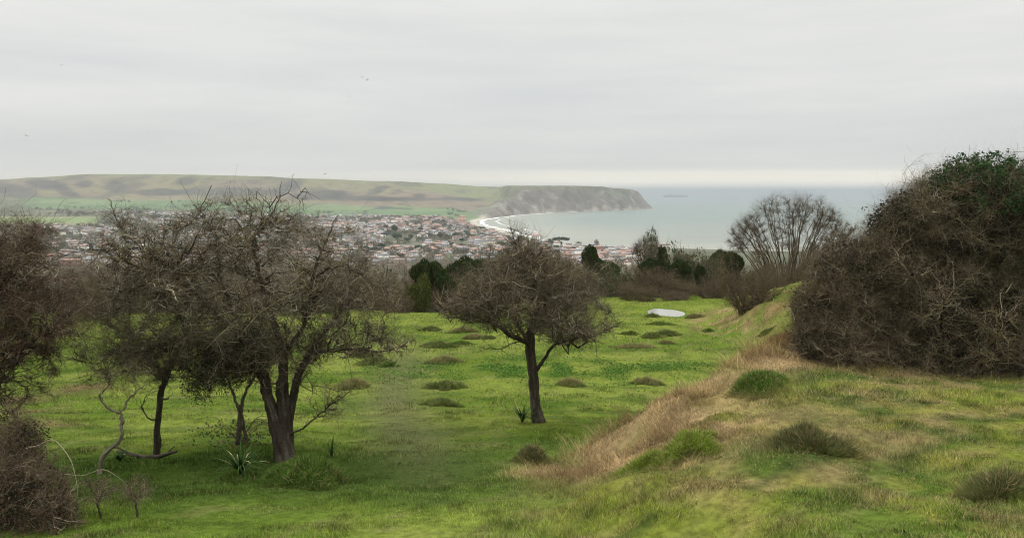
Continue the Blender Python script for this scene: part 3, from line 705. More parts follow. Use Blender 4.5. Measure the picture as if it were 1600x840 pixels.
# ------------------------------------------------------------------ thickets on the right and bramble bank on the left
def thicket(name, label, cat, base, stems_n, env, seed, counts, cols, pc, rad, tw, leaves, leafcol, lsize, leafenv=None, core=0):
    R = np.random.default_rng(seed); t = empty(name, base, label, cat); G = Grow(seed)
    e = np.array(env); mb = MB()
    # stems rise from the ground under the crown
    C = in_env(env, stems_n, R, .5)
    bp = C.copy(); bp[:, :2] = e[:, :2].mean(0) + (C[:, :2] - e[:, :2].mean(0)) * .65
    bp[:, 2] = gz(bp[:, 0], bp[:, 1]) - .03
    u = np.linspace(0, 1, 14)[None, :, None]
    mid = (bp + C) / 2 + np.array([0, 0, .35]); mid[:, :2] = bp[:, :2] * .7 + C[:, :2] * .3
    Q = (1 - u) ** 2 * bp[:, None] + 2 * u * (1 - u) * mid[:, None] + u ** 2 * C[:, None]
    Q = Q + np.cumsum(R.normal(size=Q.shape), 1) * .022 * (u > 0)
    RR = (rad[0] * 1.6 * (.6 + .8 * R.random(stems_n)))[:, None] * (1 - .75 * np.linspace(0, 1, 14)[None])
    mb.add(*tubes(Q, RR, 6, pal(stems_n, R, cols, pc))); G.add(Q, RR)
    obj('stems', mb.mesh('stems', True, base), M_bark, t)
    mb = MB(); c0, c1, c2, c3 = counts
    G.attach(mb, in_env(env, c0, R, .5), 12, rad[0], .7, 5, pal(c0, R, cols, pc))
    G.attach(mb, in_env(env, c1, R, .4), 9, rad[1], .7, 4, pal(c1, R, cols, pc))
    G.attach(mb, in_env(env, c2, R, .4), 7, rad[2], .7, 3, pal(c2, R, cols, pc), maxlen=.6)
    G.twigs(mb, c3, tw[0], tw[1], rad[3], 3, pal(c3, R, cols, pc), up=.25)
    m_ = c3 // 40; G.twigs(mb, m_, tw[1], tw[1] * 2.3, rad[3] * 1.2, 3, pal(m_, R, cols, pc), up=.6, n=7, wander=.9)
    obj('twigs', mb.mesh('twigs', False, base), M_twig, t)
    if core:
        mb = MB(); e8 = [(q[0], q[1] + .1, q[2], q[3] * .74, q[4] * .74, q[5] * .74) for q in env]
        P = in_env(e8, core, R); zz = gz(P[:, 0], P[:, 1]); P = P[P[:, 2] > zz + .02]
        leaf_quads(mb, P, lsize * 1.5, R, pal(len(P), R, ([.015, .012, .008], [.028, .021, .013], [.014, .017, .008]), [.4, .3, .3]))  # added near-black leaf cards; the inner shade is put into their colour
        obj('shade_leaves', mb.mesh('shade_leaves', False, base), M_leaf, t)
    if leaves:
        mb = MB(); TP = G.P[-1]; le = np.array(leafenv or env); ins = np.zeros(len(TP), bool)
        for q in le: ins |= (((TP - q[:3]) / (q[3:6] * 1.1)) ** 2).sum(1) < 1
        TP = TP[ins]; P = TP[R.choice(len(TP), leaves)] + R.normal(size=(leaves, 3)) * .015
        cl = vn(P[:, 0] * 3 + P[:, 2] * 2.2, P[:, 1] * 2 + P[:, 2] * 3, seed); P = P[cl > .38]
        zz = gz(P[:, 0], P[:, 1]); P = P[P[:, 2] > zz + .02]
        leaf_quads(mb, P, lsize, R, pal(len(P), R, leafcol, [1 / len(leafcol)] * len(leafcol)))
        obj('leaves', mb.mesh('leaves', False, base), M_leaf, t)
    return t, G
Yt = 11.4
def tb(px, Y): 
    X = ray(px, 500)[0] * Y; return (X, Y, float(gz(X, Y)))
TH = dict(cols=(BROWN, RUST * .9, GREY * .8, DARK, OLIVE * 1.3), pc=(.27, .12, .15, .16, .3))
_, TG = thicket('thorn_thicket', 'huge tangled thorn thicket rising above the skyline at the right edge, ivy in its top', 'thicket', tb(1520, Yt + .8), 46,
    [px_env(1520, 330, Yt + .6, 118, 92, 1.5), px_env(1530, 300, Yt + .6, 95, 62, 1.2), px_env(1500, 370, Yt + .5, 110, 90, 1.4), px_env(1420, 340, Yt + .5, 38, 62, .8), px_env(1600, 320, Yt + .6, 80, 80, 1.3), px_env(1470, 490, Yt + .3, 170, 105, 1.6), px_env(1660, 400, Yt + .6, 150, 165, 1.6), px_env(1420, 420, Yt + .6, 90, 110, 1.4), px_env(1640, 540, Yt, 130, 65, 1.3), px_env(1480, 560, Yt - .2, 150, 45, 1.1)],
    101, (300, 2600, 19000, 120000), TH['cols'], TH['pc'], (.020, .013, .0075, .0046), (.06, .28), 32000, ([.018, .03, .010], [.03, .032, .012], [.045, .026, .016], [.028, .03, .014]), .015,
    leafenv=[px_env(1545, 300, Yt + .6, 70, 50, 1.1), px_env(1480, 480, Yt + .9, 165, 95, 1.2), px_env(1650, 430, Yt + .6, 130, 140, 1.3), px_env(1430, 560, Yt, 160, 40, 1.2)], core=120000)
thk, Gt = bpy.context.scene.objects['thorn_thicket'], TG
Ri = np.random.default_rng(4); mb = MB(); TP = Gt.P[-1]; q = np.array(px_env(1540, 292, Yt + .3, 78, 56, 1.3)); q2 = np.array(px_env(1620, 330, Yt + .3, 80, 80, 1.3))
TP = TP[((((TP - q[:3]) / q[3:6]) ** 2).sum(1) < 1) | ((((TP - q2[:3]) / q2[3:6]) ** 2).sum(1) < 1)]; P = TP[Ri.choice(len(TP), 30000)] + Ri.normal(size=(30000, 3)) * .02
leaf_quads(mb, P, .02, Ri, pal(len(P), Ri, ([.018, .042, .012], [.03, .062, .018], [.012, .026, .008]), [.4, .3, .3]))
obj('ivy', mb.mesh('ivy', False, tuple(thk.location)), M_leaf, thk)
thicket('bramble_thicket', 'lower rust-brown bramble thicket at the left foot of the huge thicket', 'thicket', tb(1325, Yt + .3), 40,
    [px_env(1335, 430, Yt + .3, 72, 78, 1.0), px_env(1400, 365, Yt + .4, 48, 72, .8), px_env(1290, 500, Yt + .2, 48, 70, .9), px_env(1330, 500, Yt + .3, 88, 88, 1.2), px_env(1310, 570, Yt - .2, 62, 30, .7), px_env(1370, 440, Yt + .5, 62, 90, 1.1), px_env(1300, 540, Yt - .2, 70, 42, 1.0), px_env(1270, 480, Yt + .8, 35, 50, .7), px_env(1385, 570, Yt - .3, 60, 28, .7)],
    103, (150, 1300, 9000, 52000), (RUST, BROWN, GREY, DARK, OLIVE * 1.2), (.20, .30, .12, .14, .24), (.016, .011, .007, .0044), (.06, .26), 16000,
    ([.06, .04, .022], [.04, .042, .018], [.03, .022, .014]), .015, core=40000)
# bottom-left bramble bank
b0 = hit(40, 838); Yb = b0[1] + .2
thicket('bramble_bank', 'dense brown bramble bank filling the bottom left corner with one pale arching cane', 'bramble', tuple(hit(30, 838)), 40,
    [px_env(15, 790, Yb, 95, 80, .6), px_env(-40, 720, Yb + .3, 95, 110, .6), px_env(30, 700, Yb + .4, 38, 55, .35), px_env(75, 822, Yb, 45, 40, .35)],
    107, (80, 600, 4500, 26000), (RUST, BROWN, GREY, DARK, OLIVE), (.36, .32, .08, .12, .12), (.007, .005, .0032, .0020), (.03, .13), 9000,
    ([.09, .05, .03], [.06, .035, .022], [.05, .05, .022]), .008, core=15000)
mb = MB(); P, Rr = hand_limb([(40, 700, Yb + .1, .0026), (60, 695, Yb, .0026), (84, 687, Yb, .0025), (108, 714, Yb - .1, .0024), (117, 740, Yb - .15, .0022), (121, 772, Yb - .15, .002), (106, 790, Yb - .1, .0015)])
limb_tube(mb, P, Rr, (.20, .17, .11), 6, .3, 3)
P, Rr = hand_limb([(100, 740, Yb + .2, .0024), (130, 742, Yb + .2, .0024), (160, 733, Yb + .2, .0022), (185, 745, Yb + .2, .002), (200, 760, Yb + .2, .001)]); limb_tube(mb, P, Rr, (.17, .14, .09), 6, .3, 4)
arch = obj('arching_cane', mb.mesh('arching_cane', True, P[0]), M_bark, None, 'pale bramble cane arching out over the lower left grass', 'cane', loc=P[0])

# fallen branch under the slim tree
mb = MB(); b = hit(245, 716); Y0 = b[1] - .1
bp = hit(230, 716)
for pts in ([(182, 706, .02), (215, 712, .028), (245, 712, .03), (278, 704, .02)], [(215, 712, .02), (205, 722, .014), (190, 724, .006)], [(200, 708, .014), (176, 698, .008), (166, 706, .004)], [(262, 708, .012), (272, 698, .005)]):
    P, Rr = hand_limb([(p[0], p[1], Y0, p[2]) for p in pts]); limb_tube(mb, P + np.cumsum(rng.normal(size=P.shape), 0) * .006, Rr, (.06, .045, .035), 8, .25, 6)
obj('fallen_branch', mb.mesh('fallen_branch', True, bp), M_bark, None, 'dark fallen branch lying on the grass at the foot of the slim tree', 'branch', loc=tuple(bp))

# ------------------------------------------------------------------ grass
def blades(mb, X, Y, Hh, Wd, C, R, lean=.5, bend=.0, wind=(0, 0)):
    n = len(X); Z = gz(X, Y) - .004
    P = np.c_[X, Y, Z]; a = R.random(n) * 2 * np.pi
    S = np.c_[np.cos(a), np.sin(a), np.zeros(n)] * (Wd / 2)[:, None]
    D = R.normal(size=(n, 3)) * lean; D[:, 0] += wind[0]; D[:, 1] += wind[1]; D[:, 2] = 1; D /= np.linalg.norm(D, axis=1, keepdims=True)
    tip = P + D * Hh[:, None]
    if bend:
        mid = P + D * (Hh * .55)[:, None]
        tip = mid + (D * [1, 1, .0] * 1.6 + [0, 0, .25]) * (Hh * .5)[:, None] * bend + D * (Hh * .45 * (1 - bend))[:, None]
        V = np.stack([P - S, P + S, mid + S * .7, mid - S * .7, tip], 1)
        i = np.arange(n)[:, None] * 5
        mb.add(V.reshape(-1, 3), i + np.array([[0, 1, 2, 3]]), np.repeat(C, 5, axis=0))
        mb.t.append((i + np.array([[3, 2, 4]])) + mb.n - n * 5)
    else:
        V = np.stack([P - S, P + S, tip], 1)
        mb.add(V.reshape(-1, 3), np.arange(n * 3).reshape(n, 3), np.repeat(C, 3, axis=0))
def scatter(n, y0, y1, R, pw=1.0, u0=-.72, u1=.72):
    Y = y0 + (y1 - y0) * R.random(n) ** pw; u = u0 + (u1 - u0) * R.random(n)
    return u * Y, Y
R = np.random.default_rng(5)
mb = MB()
for (n, y0, y1, h, w, pw) in ((340000, 3.6, 8.5, .026, .0042, .9), (300000, 8, 16, .034, .0065, .9), (150000, 15, 30, .05, .013, 1), (70000, 28, 62, .08, .03, 1)):
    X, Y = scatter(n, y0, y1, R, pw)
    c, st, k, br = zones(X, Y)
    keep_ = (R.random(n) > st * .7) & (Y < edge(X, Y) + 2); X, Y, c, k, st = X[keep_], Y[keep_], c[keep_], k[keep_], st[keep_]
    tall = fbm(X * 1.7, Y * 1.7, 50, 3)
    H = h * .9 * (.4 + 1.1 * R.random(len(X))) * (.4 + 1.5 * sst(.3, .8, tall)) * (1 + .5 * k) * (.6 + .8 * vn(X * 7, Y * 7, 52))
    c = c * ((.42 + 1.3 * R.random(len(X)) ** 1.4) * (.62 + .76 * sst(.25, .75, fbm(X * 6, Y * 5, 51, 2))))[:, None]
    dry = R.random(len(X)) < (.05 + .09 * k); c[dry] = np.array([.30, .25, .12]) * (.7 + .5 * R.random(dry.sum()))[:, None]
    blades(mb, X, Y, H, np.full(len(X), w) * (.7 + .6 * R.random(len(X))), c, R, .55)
obj('grass', mb.mesh('grass'), M_grass, kind='stuff', label='short green and mossy turf grass covering the meadow and bank', cat='grass')
# long dry grass on the lip
mb = MB(); n = 620000
X = R.uniform(-1, 14, n); Y = R.uniform(6.5, 21, n)
c, st, k, br = zones(X, Y); s = (X - toe(Y)) / wid(Y)
front = 1 - sst(.9, 1.6, s)
keep_ = (R.random(n) < st * (.30 + .7 * front) * (.25 + .75 * sst(.35, .6, fbm(X * 1.6, Y * 1.6, 66)))); X, Y, c, front = X[keep_], Y[keep_], c[keep_], front[keep_]
hgt = (.06 + .19 * R.random(len(X)) ** 1.5) * (.35 + 1.6 * sst(.3, .75, fbm(X * 2.2, Y * 2.2, 67, 3))) * (.4 + .6 * front) * (.45 + .75 * sst(7.4, 10.5, Y))
c = c * (.65 + .8 * R.random(len(X)))[:, None]
print('straw', len(X))
blades(mb, X, Y, hgt, .0045 + .003 * R.random(len(X)), c, R, .6, .7, wind=(-.25, -.1))
# few tall seed stalks
n = 700; X = R.uniform(.5, 6, n); Y = R.uniform(8.6, 14, n); s = (X - toe(Y)) / wid(Y); kk = (s > -.1) & (s < .7); X, Y = X[kk], Y[kk]
blades(mb, X, Y, .18 + .16 * R.random(len(X)), np.full(len(X), .004), np.tile([.34, .25, .15], (len(X), 1)), R, .3, .2)
obj('dry_grass', mb.mesh('dry_grass'), M_grass, kind='stuff', label='long straw-coloured dead grass along the lip of the bank', cat='grass')
# bracken litter on the left and under the thicket
mb = MB(); n = 60000
X = R.uniform(-12, 0, n); Y = R.uniform(8, 24, n); _, _, _, br = zones(X, Y); kk = R.random(n) < br * .8; X, Y = X[kk], Y[kk]
X2, Y2 = R.uniform(3, 11, 50000), R.uniform(9.8, 15, 50000); s2 = (X2 - toe(Y2)) / wid(Y2); kk = (s2 > .3) & (R.random(50000) < sst(10.6, 12, Y2)); X = np.r_[X, X2[kk]]; Y = np.r_[Y, Y2[kk]]
P = np.c_[X, Y, gz(X, Y) + .01 + .05 * R.random(len(X)) ** 2]
leaf_quads(mb, P, .013, R, pal(len(X), R, ([.17, .11, .065], [.12, .075, .05], [.26, .19, .11]), [.4, .35, .25]), flat=.6)
obj('leaf_litter', mb.mesh('leaf_litter'), M_twig, kind='stuff', label='reddish brown bracken and leaf litter under the thorn scrub', cat='litter')
# dark broad leaves (nettle patch)
mb = MB(); n = 26000; X = R.normal(1.2, 3.6, n); Y = R.normal(23.5, 1.8, n); kk = R.random(n) < sst(.45, .6, fbm(X * 1.3, Y * 1.3, 41)); X, Y = X[kk], Y[kk]
P = np.c_[X, Y, gz(X, Y) + .03 + .08 * R.random(len(X))]
leaf_quads(mb, P, .026, R, pal(len(X), R, ([.035, .085, .012], [.07, .13, .02]), [.5, .5]), flat=.5)
obj('nettles', mb.mesh('nettles'), M_leaf, kind='stuff', label='low dark green weed patch in the turf behind the lone hawthorn', cat='weeds')

# ------------------------------------------------------------------ tussocks and anthills: each a thing
def tussock(px, py, wpx, hpx, kind, label, seed):
    b = hit(px, py + hpx * .35); Y = b[1]; rx = wpx / 2 * Y / F; hz = max(.05, (hpx - wpx * (.8 if Y < 18 else .6) * (EYE - b[2]) / Y) * .9 * Y / F, hpx * .68 * Y / F); R = np.random.default_rng(seed)
    ry = rx * (.8 if Y < 18 else .6); mb = MB()
    th = np.linspace(0, 2 * np.pi, 33)[:-1]; ph = np.linspace(0, 1, 12)
    cols = {'dark': ([.11, .125, .04], [.075, .12, .03]), 'straw': ([.20, .18, .085], [.14, .15, .05]), 'moss': ([.075, .125, .018], [.16, .20, .026]), 'green': ([.05, .095, .016], [.075, .125, .022]), 'brown': ([.10, .078, .04], [.07, .10, .028])}[kind]
    V = []; 
    for p in ph:
        r = p * 1.15; a = 1 + .75 * (fbm(np.cos(th) * 2.2 + 9, np.sin(th) * 2.2 + 9, seed, 2) - .5) * 2
        x = np.cos(th) * r * rx * a; y = np.sin(th) * r * ry * a
        z = hz * np.clip(1 - p ** 2, 0, 1) ** 1.25 * (.72 + .26 * vn(x * 9 / (rx + .2) + 50, y * 9 / (ry + .2) + 50, seed + 3)) - .03 * p
        V.append(np.c_[b[0] + x, Y + y, gz(b[0] + x, Y + y) + z])
    V = np.array(V); k = len(th); idx = np.arange(V.shape[0] * k).reshape(-1, k); A, B = idx[:-1], idx[1:]
    Fq = np.stack([A, np.roll(A, -1, 1), np.roll(B, -1, 1), B], -1).reshape(-1, 4)
    nn = vn(V[..., 0] * 6, V[..., 1] * 6, seed).reshape(-1)
    mb.add(V.reshape(-1, 3), Fq, lerp3(cols[0], cols[1], nn) * .5)
    o = obj('grass_tussock', mb.mesh('grass_tussock', True, b), M_turf, None, label, 'tussock', 'grassy humps on the turf', loc=tuple(b))
    mb = MB()
    n = int(np.clip(52000 * rx * (12 / Y), 1500, 42000)); a = R.random(n) * 2 * np.pi; r = R.random(n) ** .5 * 1.2
    am = 1 + .75 * (fbm(np.cos(a) * 2.2 + 9, np.sin(a) * 2.2 + 9, seed, 2) - .5) * 2
    x, y = np.cos(a) * r * rx * am, np.sin(a) * r * ry * am
    zz = hz * np.clip(1 - (r / 1.15) ** 2, 0, 1) ** 1.25 * .93 - .02 * r
    P0 = np.c_[b[0] + x, Y + y, gz(b[0] + x, Y + y) + zz]
    L_ = (.022 + .05 * R.random(n) ** 1.5) * (.5 + 1.0 * vn((b[0] + x) * 9, (Y + y) * 9, seed + 1)) * 1.2 * (1 if kind in ('moss', 'green') else 1.6)
    D = np.c_[x / rx * .5, y / ry * .5, np.ones(n) * .55] + R.normal(size=(n, 3)) * .5; D /= np.linalg.norm(D, axis=1, keepdims=True)
    S = np.cross(D, R.normal(size=(n, 3))); S /= np.linalg.norm(S, axis=1, keepdims=True); S *= (.0022 + .0003 * Y)
    C = lerp3(cols[0], cols[1], R.random(n)) * (.45 + 1.2 * R.random(n))[:, None]
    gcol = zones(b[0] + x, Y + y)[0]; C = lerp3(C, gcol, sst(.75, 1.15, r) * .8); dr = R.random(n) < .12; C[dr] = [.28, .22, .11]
    V = np.stack([P0 - S, P0 + S, P0 + D * L_[:, None]], 1)
    mb.add(V.reshape(-1, 3), np.arange(n * 3).reshape(n, 3), np.repeat(C, 3, axis=0))
    obj('tuft', mb.mesh('tuft', False, b), M_grass, o)
TU = [
 (685, 538, 40, 12, 'dark', 'dark olive hump left of the lone hawthorn crown, farther of a pair of dark ones'), (695, 602, 50, 14, 'dark', 'wide olive hump left of the lone hawthorn trunk, level with mid-trunk'),
 (690, 629, 42, 9, 'dark', 'low flat dark hump nearest the worn trail, left of the lone hawthorn'), (693, 563, 42, 13, 'straw', 'straw-topped hump left of the lone hawthorn'),
 (672, 514, 28, 8, 'dark', 'small dark hump far up the meadow left of the lone hawthorn crown'), (724, 515, 34, 12, 'straw', 'yellowish hump just under the left side of the lone hawthorn crown'),
 (740, 526, 34, 9, 'straw', 'low yellowish hump touching the left wisps of the lone hawthorn'), (763, 527, 26, 7, 'green', 'small green hump hidden among the left twigs of the lone hawthorn'),
 (720, 535, 30, 7, 'green', 'faint green hump below the yellowish pair by the lone hawthorn'),
 (568, 552, 34, 18, 'dark', 'tall rounded hump beneath the right wisps of the big hawthorn'), (585, 563, 48, 13, 'dark', 'broad double hump beneath the right wisps of the big hawthorn'), (606, 569, 26, 9, 'green', 'small green hump at the right end of the broad double one'),
 (553, 600, 46, 18, 'straw', 'straw hump between the big hawthorn trunk and the worn trail'),
 (892, 598, 40, 12, 'straw', 'pale olive hump right of the lone hawthorn trunk'), (1010, 596, 42, 9, 'straw', 'faint straw hump between the lone hawthorn and the dry bank'),
 (1017, 524, 30, 9, 'dark', 'dark hump below the pond, left of a pair'), (1044, 520, 36, 9, 'dark', 'dark hump below the pond, right of a pair'), (985, 520, 24, 7, 'green', 'tiny hump left of the pair below the pond'),
 (1020, 493, 20, 7, 'dark', 'dark tuft on the left rim of the pond'), (1030, 505, 34, 6, 'green', 'low dark tuft on the near rim of the pond'), (1085, 494, 26, 9, 'straw', 'brownish tuft at the right tip of the pond'),
 (1106, 516, 20, 5, 'green', 'small green tuft on open turf right of the pond'), (1196, 518, 20, 6, 'green', 'small green tuft left of the thicket, above a darker one'), (1210, 528, 42, 14, 'green', 'round dark green hump beside the foot of the bramble thicket'),
 (1040, 535, 20, 5, 'straw', 'tiny straw tuft in mid meadow below the pond pair'), (995, 540, 50, 6, 'straw', 'flat straw patch right of the lone hawthorn crown'),
 (1190, 596, 84, 40, 'green', 'bright green dome with ragged brown foot on the dry bank'), (1073, 694, 92, 42, 'moss', 'mossy dome at the centre of the near bank'), (1010, 722, 74, 27, 'moss', 'yellow-green mossy hump just below the mossy dome'),
 (1266, 690, 96, 46, 'brown', 'shaggy brown and green tussock on the near bank below the thicket'), (832, 710, 46, 34, 'brown', 'upright brown tuft at the left tip of the dry bank'), (482, 733, 118, 66, 'green', 'wide smooth grass hump at the foot of the big hawthorn trunk'),
 (985, 452, 30, 5, 'dark', 'faint tuft on the skyline of the meadow'), (1575, 760, 90, 40, 'brown', 'dull brown-green tussock at the right frame edge')]
for i, q in enumerate(TU): tussock(*q, seed=300 + i)

# strap-leaved plants
def strap(px, py, rpx, hpx, n, label, seed, pale=.25):
    b = hit(px, py); Y = b[1]; R = np.random.default_rng(seed); s = Y / F; mb = MB()
    for i in range(n):
        a = R.random() * 2 * np.pi; ln = hpx * s * (.7 + .5 * R.random()); out_ = rpx * s * (.3 + .9 * R.random())
        u = np.linspace(0, 1, 7); d = np.array([math.cos(a), math.sin(a)])
        z = ln * (u * 1.25 - .75 * u ** 2 * R.uniform(.3, 1.5)); w = .014 * (1 - .88 * u ** 2) * (.7 + .5 * R.random()) * Y / 10
        C_ = np.c_[b[0] + d[0] * out_ * u ** 1.4, Y + d[1] * out_ * u ** 1.4, b[2] + np.maximum(z, .012)]
        S = np.array([-d[1], d[0], .2])[None] * w[:, None]
        V = np.concatenate([C_ - S, C_ + S]); f = np.stack([np.arange(6), np.arange(1, 7), np.arange(8, 14), np.arange(7, 13)], -1)
        mb.add(V, f, np.array([.34, .30, .16]) if R.random() < pale else np.array([.028, .058, .014]) * R.uniform(.7, 1.6))
    obj('strap_leaved_plant', mb.mesh('strap_leaved_plant', False, b), M_leaf, None, label, 'plant', 'wild irises on the turf', loc=tuple(b))
strap(376, 742, 46, 50, 80, 'large dark iris clump with bleached drooping leaves, left of the grass hump', 1, .14)
strap(518, 714, 16, 32, 16, 'small iris with upright leaves right of the big hawthorn trunk', 2, .1)
strap(187, 722, 24, 24, 34, 'low iris clump left of the slim tree by the fallen branch', 3, .1)
strap(816, 661, 22, 34, 44, 'iris clump leaning on the lone hawthorn trunk', 4, .2)
# bramble at the forked tree
b = hit(375, 694); n = 500; Rr_ = np.random.default_rng(8)
t = empty('bramble', tuple(b), 'sprawling leafy bramble around the foot of the forked tree', 'bramble')
mb = MB(); P = b + np.c_[Rr_.normal(0, .3, n), Rr_.normal(0, .15, n), np.abs(Rr_.normal(.12, .14, n))]
leaf_quads(mb, P, .022, Rr_, pal(n, Rr_, ([.03, .06, .02], [.05, .08, .03], [.12, .07, .05]), [.5, .3, .2]))
obj('leaves', mb.mesh('leaves', False, b), M_leaf, t)
mb = MB()
for i in range(14):
    e_ = b + np.array([Rr_.normal(0, .4), Rr_.normal(0, .1), Rr_.uniform(.1, .45)]); m_ = (b + e_) / 2 + [0, 0, .2]
    limb_tube(mb, catmull([b, m_, e_], 5), np.full(11, .004), (.12, .09, .06), 4, .1, i)
obj('stems', mb.mesh('stems', False, b), M_bark, t)

# pond
b = hit(1040, 492); s = b[1] / F
zs = []; th = np.linspace(0, 2 * np.pi, 65)[:-1]
rx = 29 * s; ry = 1.5
X = b[0] + np.cos(th) * rx * (1 + .12 * (vn(th * 2, th * 0, 4) - .5)); Y = b[1] + np.sin(th) * ry * (1 + .3 * (vn(th * 2.5, th * 0, 6) - .5))
zz = float(np.max(gz(X, Y))) + .02
V = np.c_[np.r_[b[0], X], np.r_[b[1], Y], np.full(65, zz)]
f = np.array([(0, i + 1, (i + 1) % 64 + 1) for i in range(64)])
M_pond = bpy.data.materials.new('pond_water'); M_pond.use_nodes = True; pb = M_pond.node_tree.nodes['Principled BSDF']
pb.inputs['Base Color'].default_value = (.16, .16, .14, 1); pb.inputs['Roughness'].default_value = .08; pb.inputs['Metallic'].default_value = .0; pb.inputs['IOR'].default_value = 1.5
pn = N(M_pond.node_tree, 'ShaderNodeTexNoise'); pn.inputs['Scale'].default_value = 9
pbm = N(M_pond.node_tree, 'ShaderNodeBump'); pbm.inputs['Strength'].default_value = .08; pbm.inputs['Distance'].default_value = .02
M_pond.node_tree.links.new(pn.outputs['Fac'], pbm.inputs['Height']); M_pond.node_tree.links.new(pbm.outputs[0], pb.inputs['Normal'])
obj('pond', new_mesh('pond', V, f), M_pond, kind='structure')
# grassy rim that seals the pond edge
mb = MB(); Xo, Yo = b[0] + (X - b[0]) * 1.22, b[1] + (Y - b[1]) * 1.35
Xi, Yi = b[0] + (X - b[0]) * .99, b[1] + (Y - b[1]) * .99
V = np.concatenate([np.c_[Xi, Yi, np.full(64, zz - .03)], np.c_[b[0] + (X - b[0]) * 1.05, b[1] + (Y - b[1]) * 1.06, np.full(64, zz + .025)], np.c_[Xo, Yo, gz(Xo, Yo) - .03]])
ii = np.arange(192).reshape(3, 64); A, B = ii[:-1], ii[1:]
mb.add(V, np.stack([A, np.roll(A, -1, 1), np.roll(B, -1, 1), B], -1).reshape(-1, 4), (.055, .085, .015))
obj('pond_bank', mb.mesh('pond_bank', True), M_turf, kind='structure')

# ------------------------------------------------------------------ hedge and scrub beyond the meadow
def unit_shrub(seed, kind):
    """dome of twigs in a unit half-ellipsoid; returns stems mesh, twig mesh, leaf mesh or None"""
    R = np.random.default_rng(seed); G = Grow(seed); mb = MB()
    lump = [(R.uniform(-.65, .65), R.uniform(-.5, .5), R.uniform(.3, .72), R.uniform(.22, .45), R.uniform(.3, .5), R.uniform(.2, .34)) for _ in range(8)] + [(0, 0, .36, .8, .8, .40)]
    if kind == 'ivy': lump = [(R.uniform(-.55, .55), R.uniform(-.5, .5), R.uniform(.4, .82), R.uniform(.2, .42), R.uniform(.25, .45), R.uniform(.09, .17)) for _ in range(11)] + [(0, 0, .55, .6, .6, .28)]
    st = 22; tg = in_env(lump, st, R, .5); tg[:, 2] = np.abs(tg[:, 2]); bp = tg * [.3, .3, 0] + [0, 0, -.04]
    u = np.linspace(0, 1, 9)[None, :, None]; mid = bp * .6 + tg * .4; mid[:, 2] = tg[:, 2] * .5
    Q = (1 - u) ** 2 * bp[:, None] + 2 * u * (1 - u) * mid[:, None] + u ** 2 * tg[:, None] + np.cumsum(R.normal(size=(st, 9, 3)), 1) * .012 * (u > 0)
    RR = np.full((st, 9), .016) * (1 - .7 * np.linspace(0, 1, 9))[None]
    warm = {'brown': (BROWN * 1.15, RUST * .9, DARK * 1.5, OLIVE * 1.3), 'olive': (OLIVE * 1.4, BROWN * 1.4, GREY * .6, DARK * 1.5), 'ivy': (BROWN * .6, DARK, OLIVE * .6, DARK), 'gorse': (OLIVE, BROWN, DARK, OLIVE), 'fan': (BROWN * .95, RUST * .9, DARK, GREY * .6)}[kind]
    p = (.35, .25, .2, .2)
    mb.add(*tubes(Q, RR, 5, pal(st, R, warm, p))); G.add(Q, RR); stems = mb.mesh('stems')
    mb = MB(); k = {'brown': (80, 600, 3600, 13000), 'olive': (70, 500, 2900, 9500), 'ivy': (20, 100, 500, 1200), 'gorse': (30, 100, 500, 1500), 'fan': (60, 420, 2600, 9000)}[kind]
    f = lambda n, s: (lambda P: P * [1, 1, 1])(in_env(lump, n, R, s))
    def tz(n, s): P = f(n, s); P[:, 2] = np.abs(P[:, 2] - .0); return P
    G.attach(mb, tz(k[0], .6), 8, .016, .5, 4, pal(k[0], R, warm, p)); G.attach(mb, tz(k[1], .5), 7, .011, .7, 3, pal(k[1], R, warm, p))
    G.attach(mb, tz(k[2], .45), 5, .0085, .6, 3, pal(k[2], R, warm, p) * (.6 + .9 * R.random((k[2], 1))), maxlen=.3); G.twigs(mb, k[3], .04, .17, .0062, 3, pal(k[3], R, warm, p), up=.5, n=3)
    tw = mb.mesh('twigs'); lf = None
    if kind in ('ivy', 'gorse', 'olive'):
        n = {'ivy': 15000, 'gorse': 11000, 'olive': 1500}[kind]; mb = MB(); P = tz(n, .35)
        cl = vn(P[:, 0] * 4 + 3 * P[:, 2], P[:, 1] * 4 + 5 * P[:, 2], seed + 2); P = P[cl > .3]
        cc = {'ivy': ([.022, .034, .010], [.038, .054, .015], [.012, .020, .008]), 'gorse': ([.045, .055, .014], [.075, .08, .018], [.03, .04, .014]), 'olive': ([.03, .045, .018],) * 3}[kind]
        leaf_quads(mb, P, .034, R, pal(len(P), R, cc, [1 / 3] * 3)); lf = mb.mesh('leaves')
    return stems, tw, lf
UN = {}
for kd_, ns in (('brown', 3), ('olive', 2), ('ivy', 2), ('gorse', 1)):
    for i in range(ns): UN[kd_, i] = unit_shrub(500 + 10 * i + len(kd_), kd_)
def shrub(name, kind, var, px, w, ytop, ybase, Y, label, group, cat='shrub', depthf=.9, rot=None):
    c0 = at(px, ybase, Y); top = at(px, ytop, Y)[2]; g = float(gz(c0[0], Y)) - .1
    g = min(g, c0[2]) if g > c0[2] - 3 else c0[2]
    t = empty(name, (c0[0], Y, g), label, cat, group)
    hx = w / 2 * Y / F
    t.scale = (hx, hx * depthf, (top - g) / .96); t.rotation_euler = (0, 0, 0 if rot is None else rot)
    s_, tw_, lf_ = UN[kind, var % len([k for k in UN if k[0] == kind])]
    obj('stems', s_, M_twig, t); obj('twigs', tw_, M_twig, t)
    if lf_: obj('leaves', lf_, M_bleaf, t)
    return t
HG = 'scrub along the far edge of the meadow'
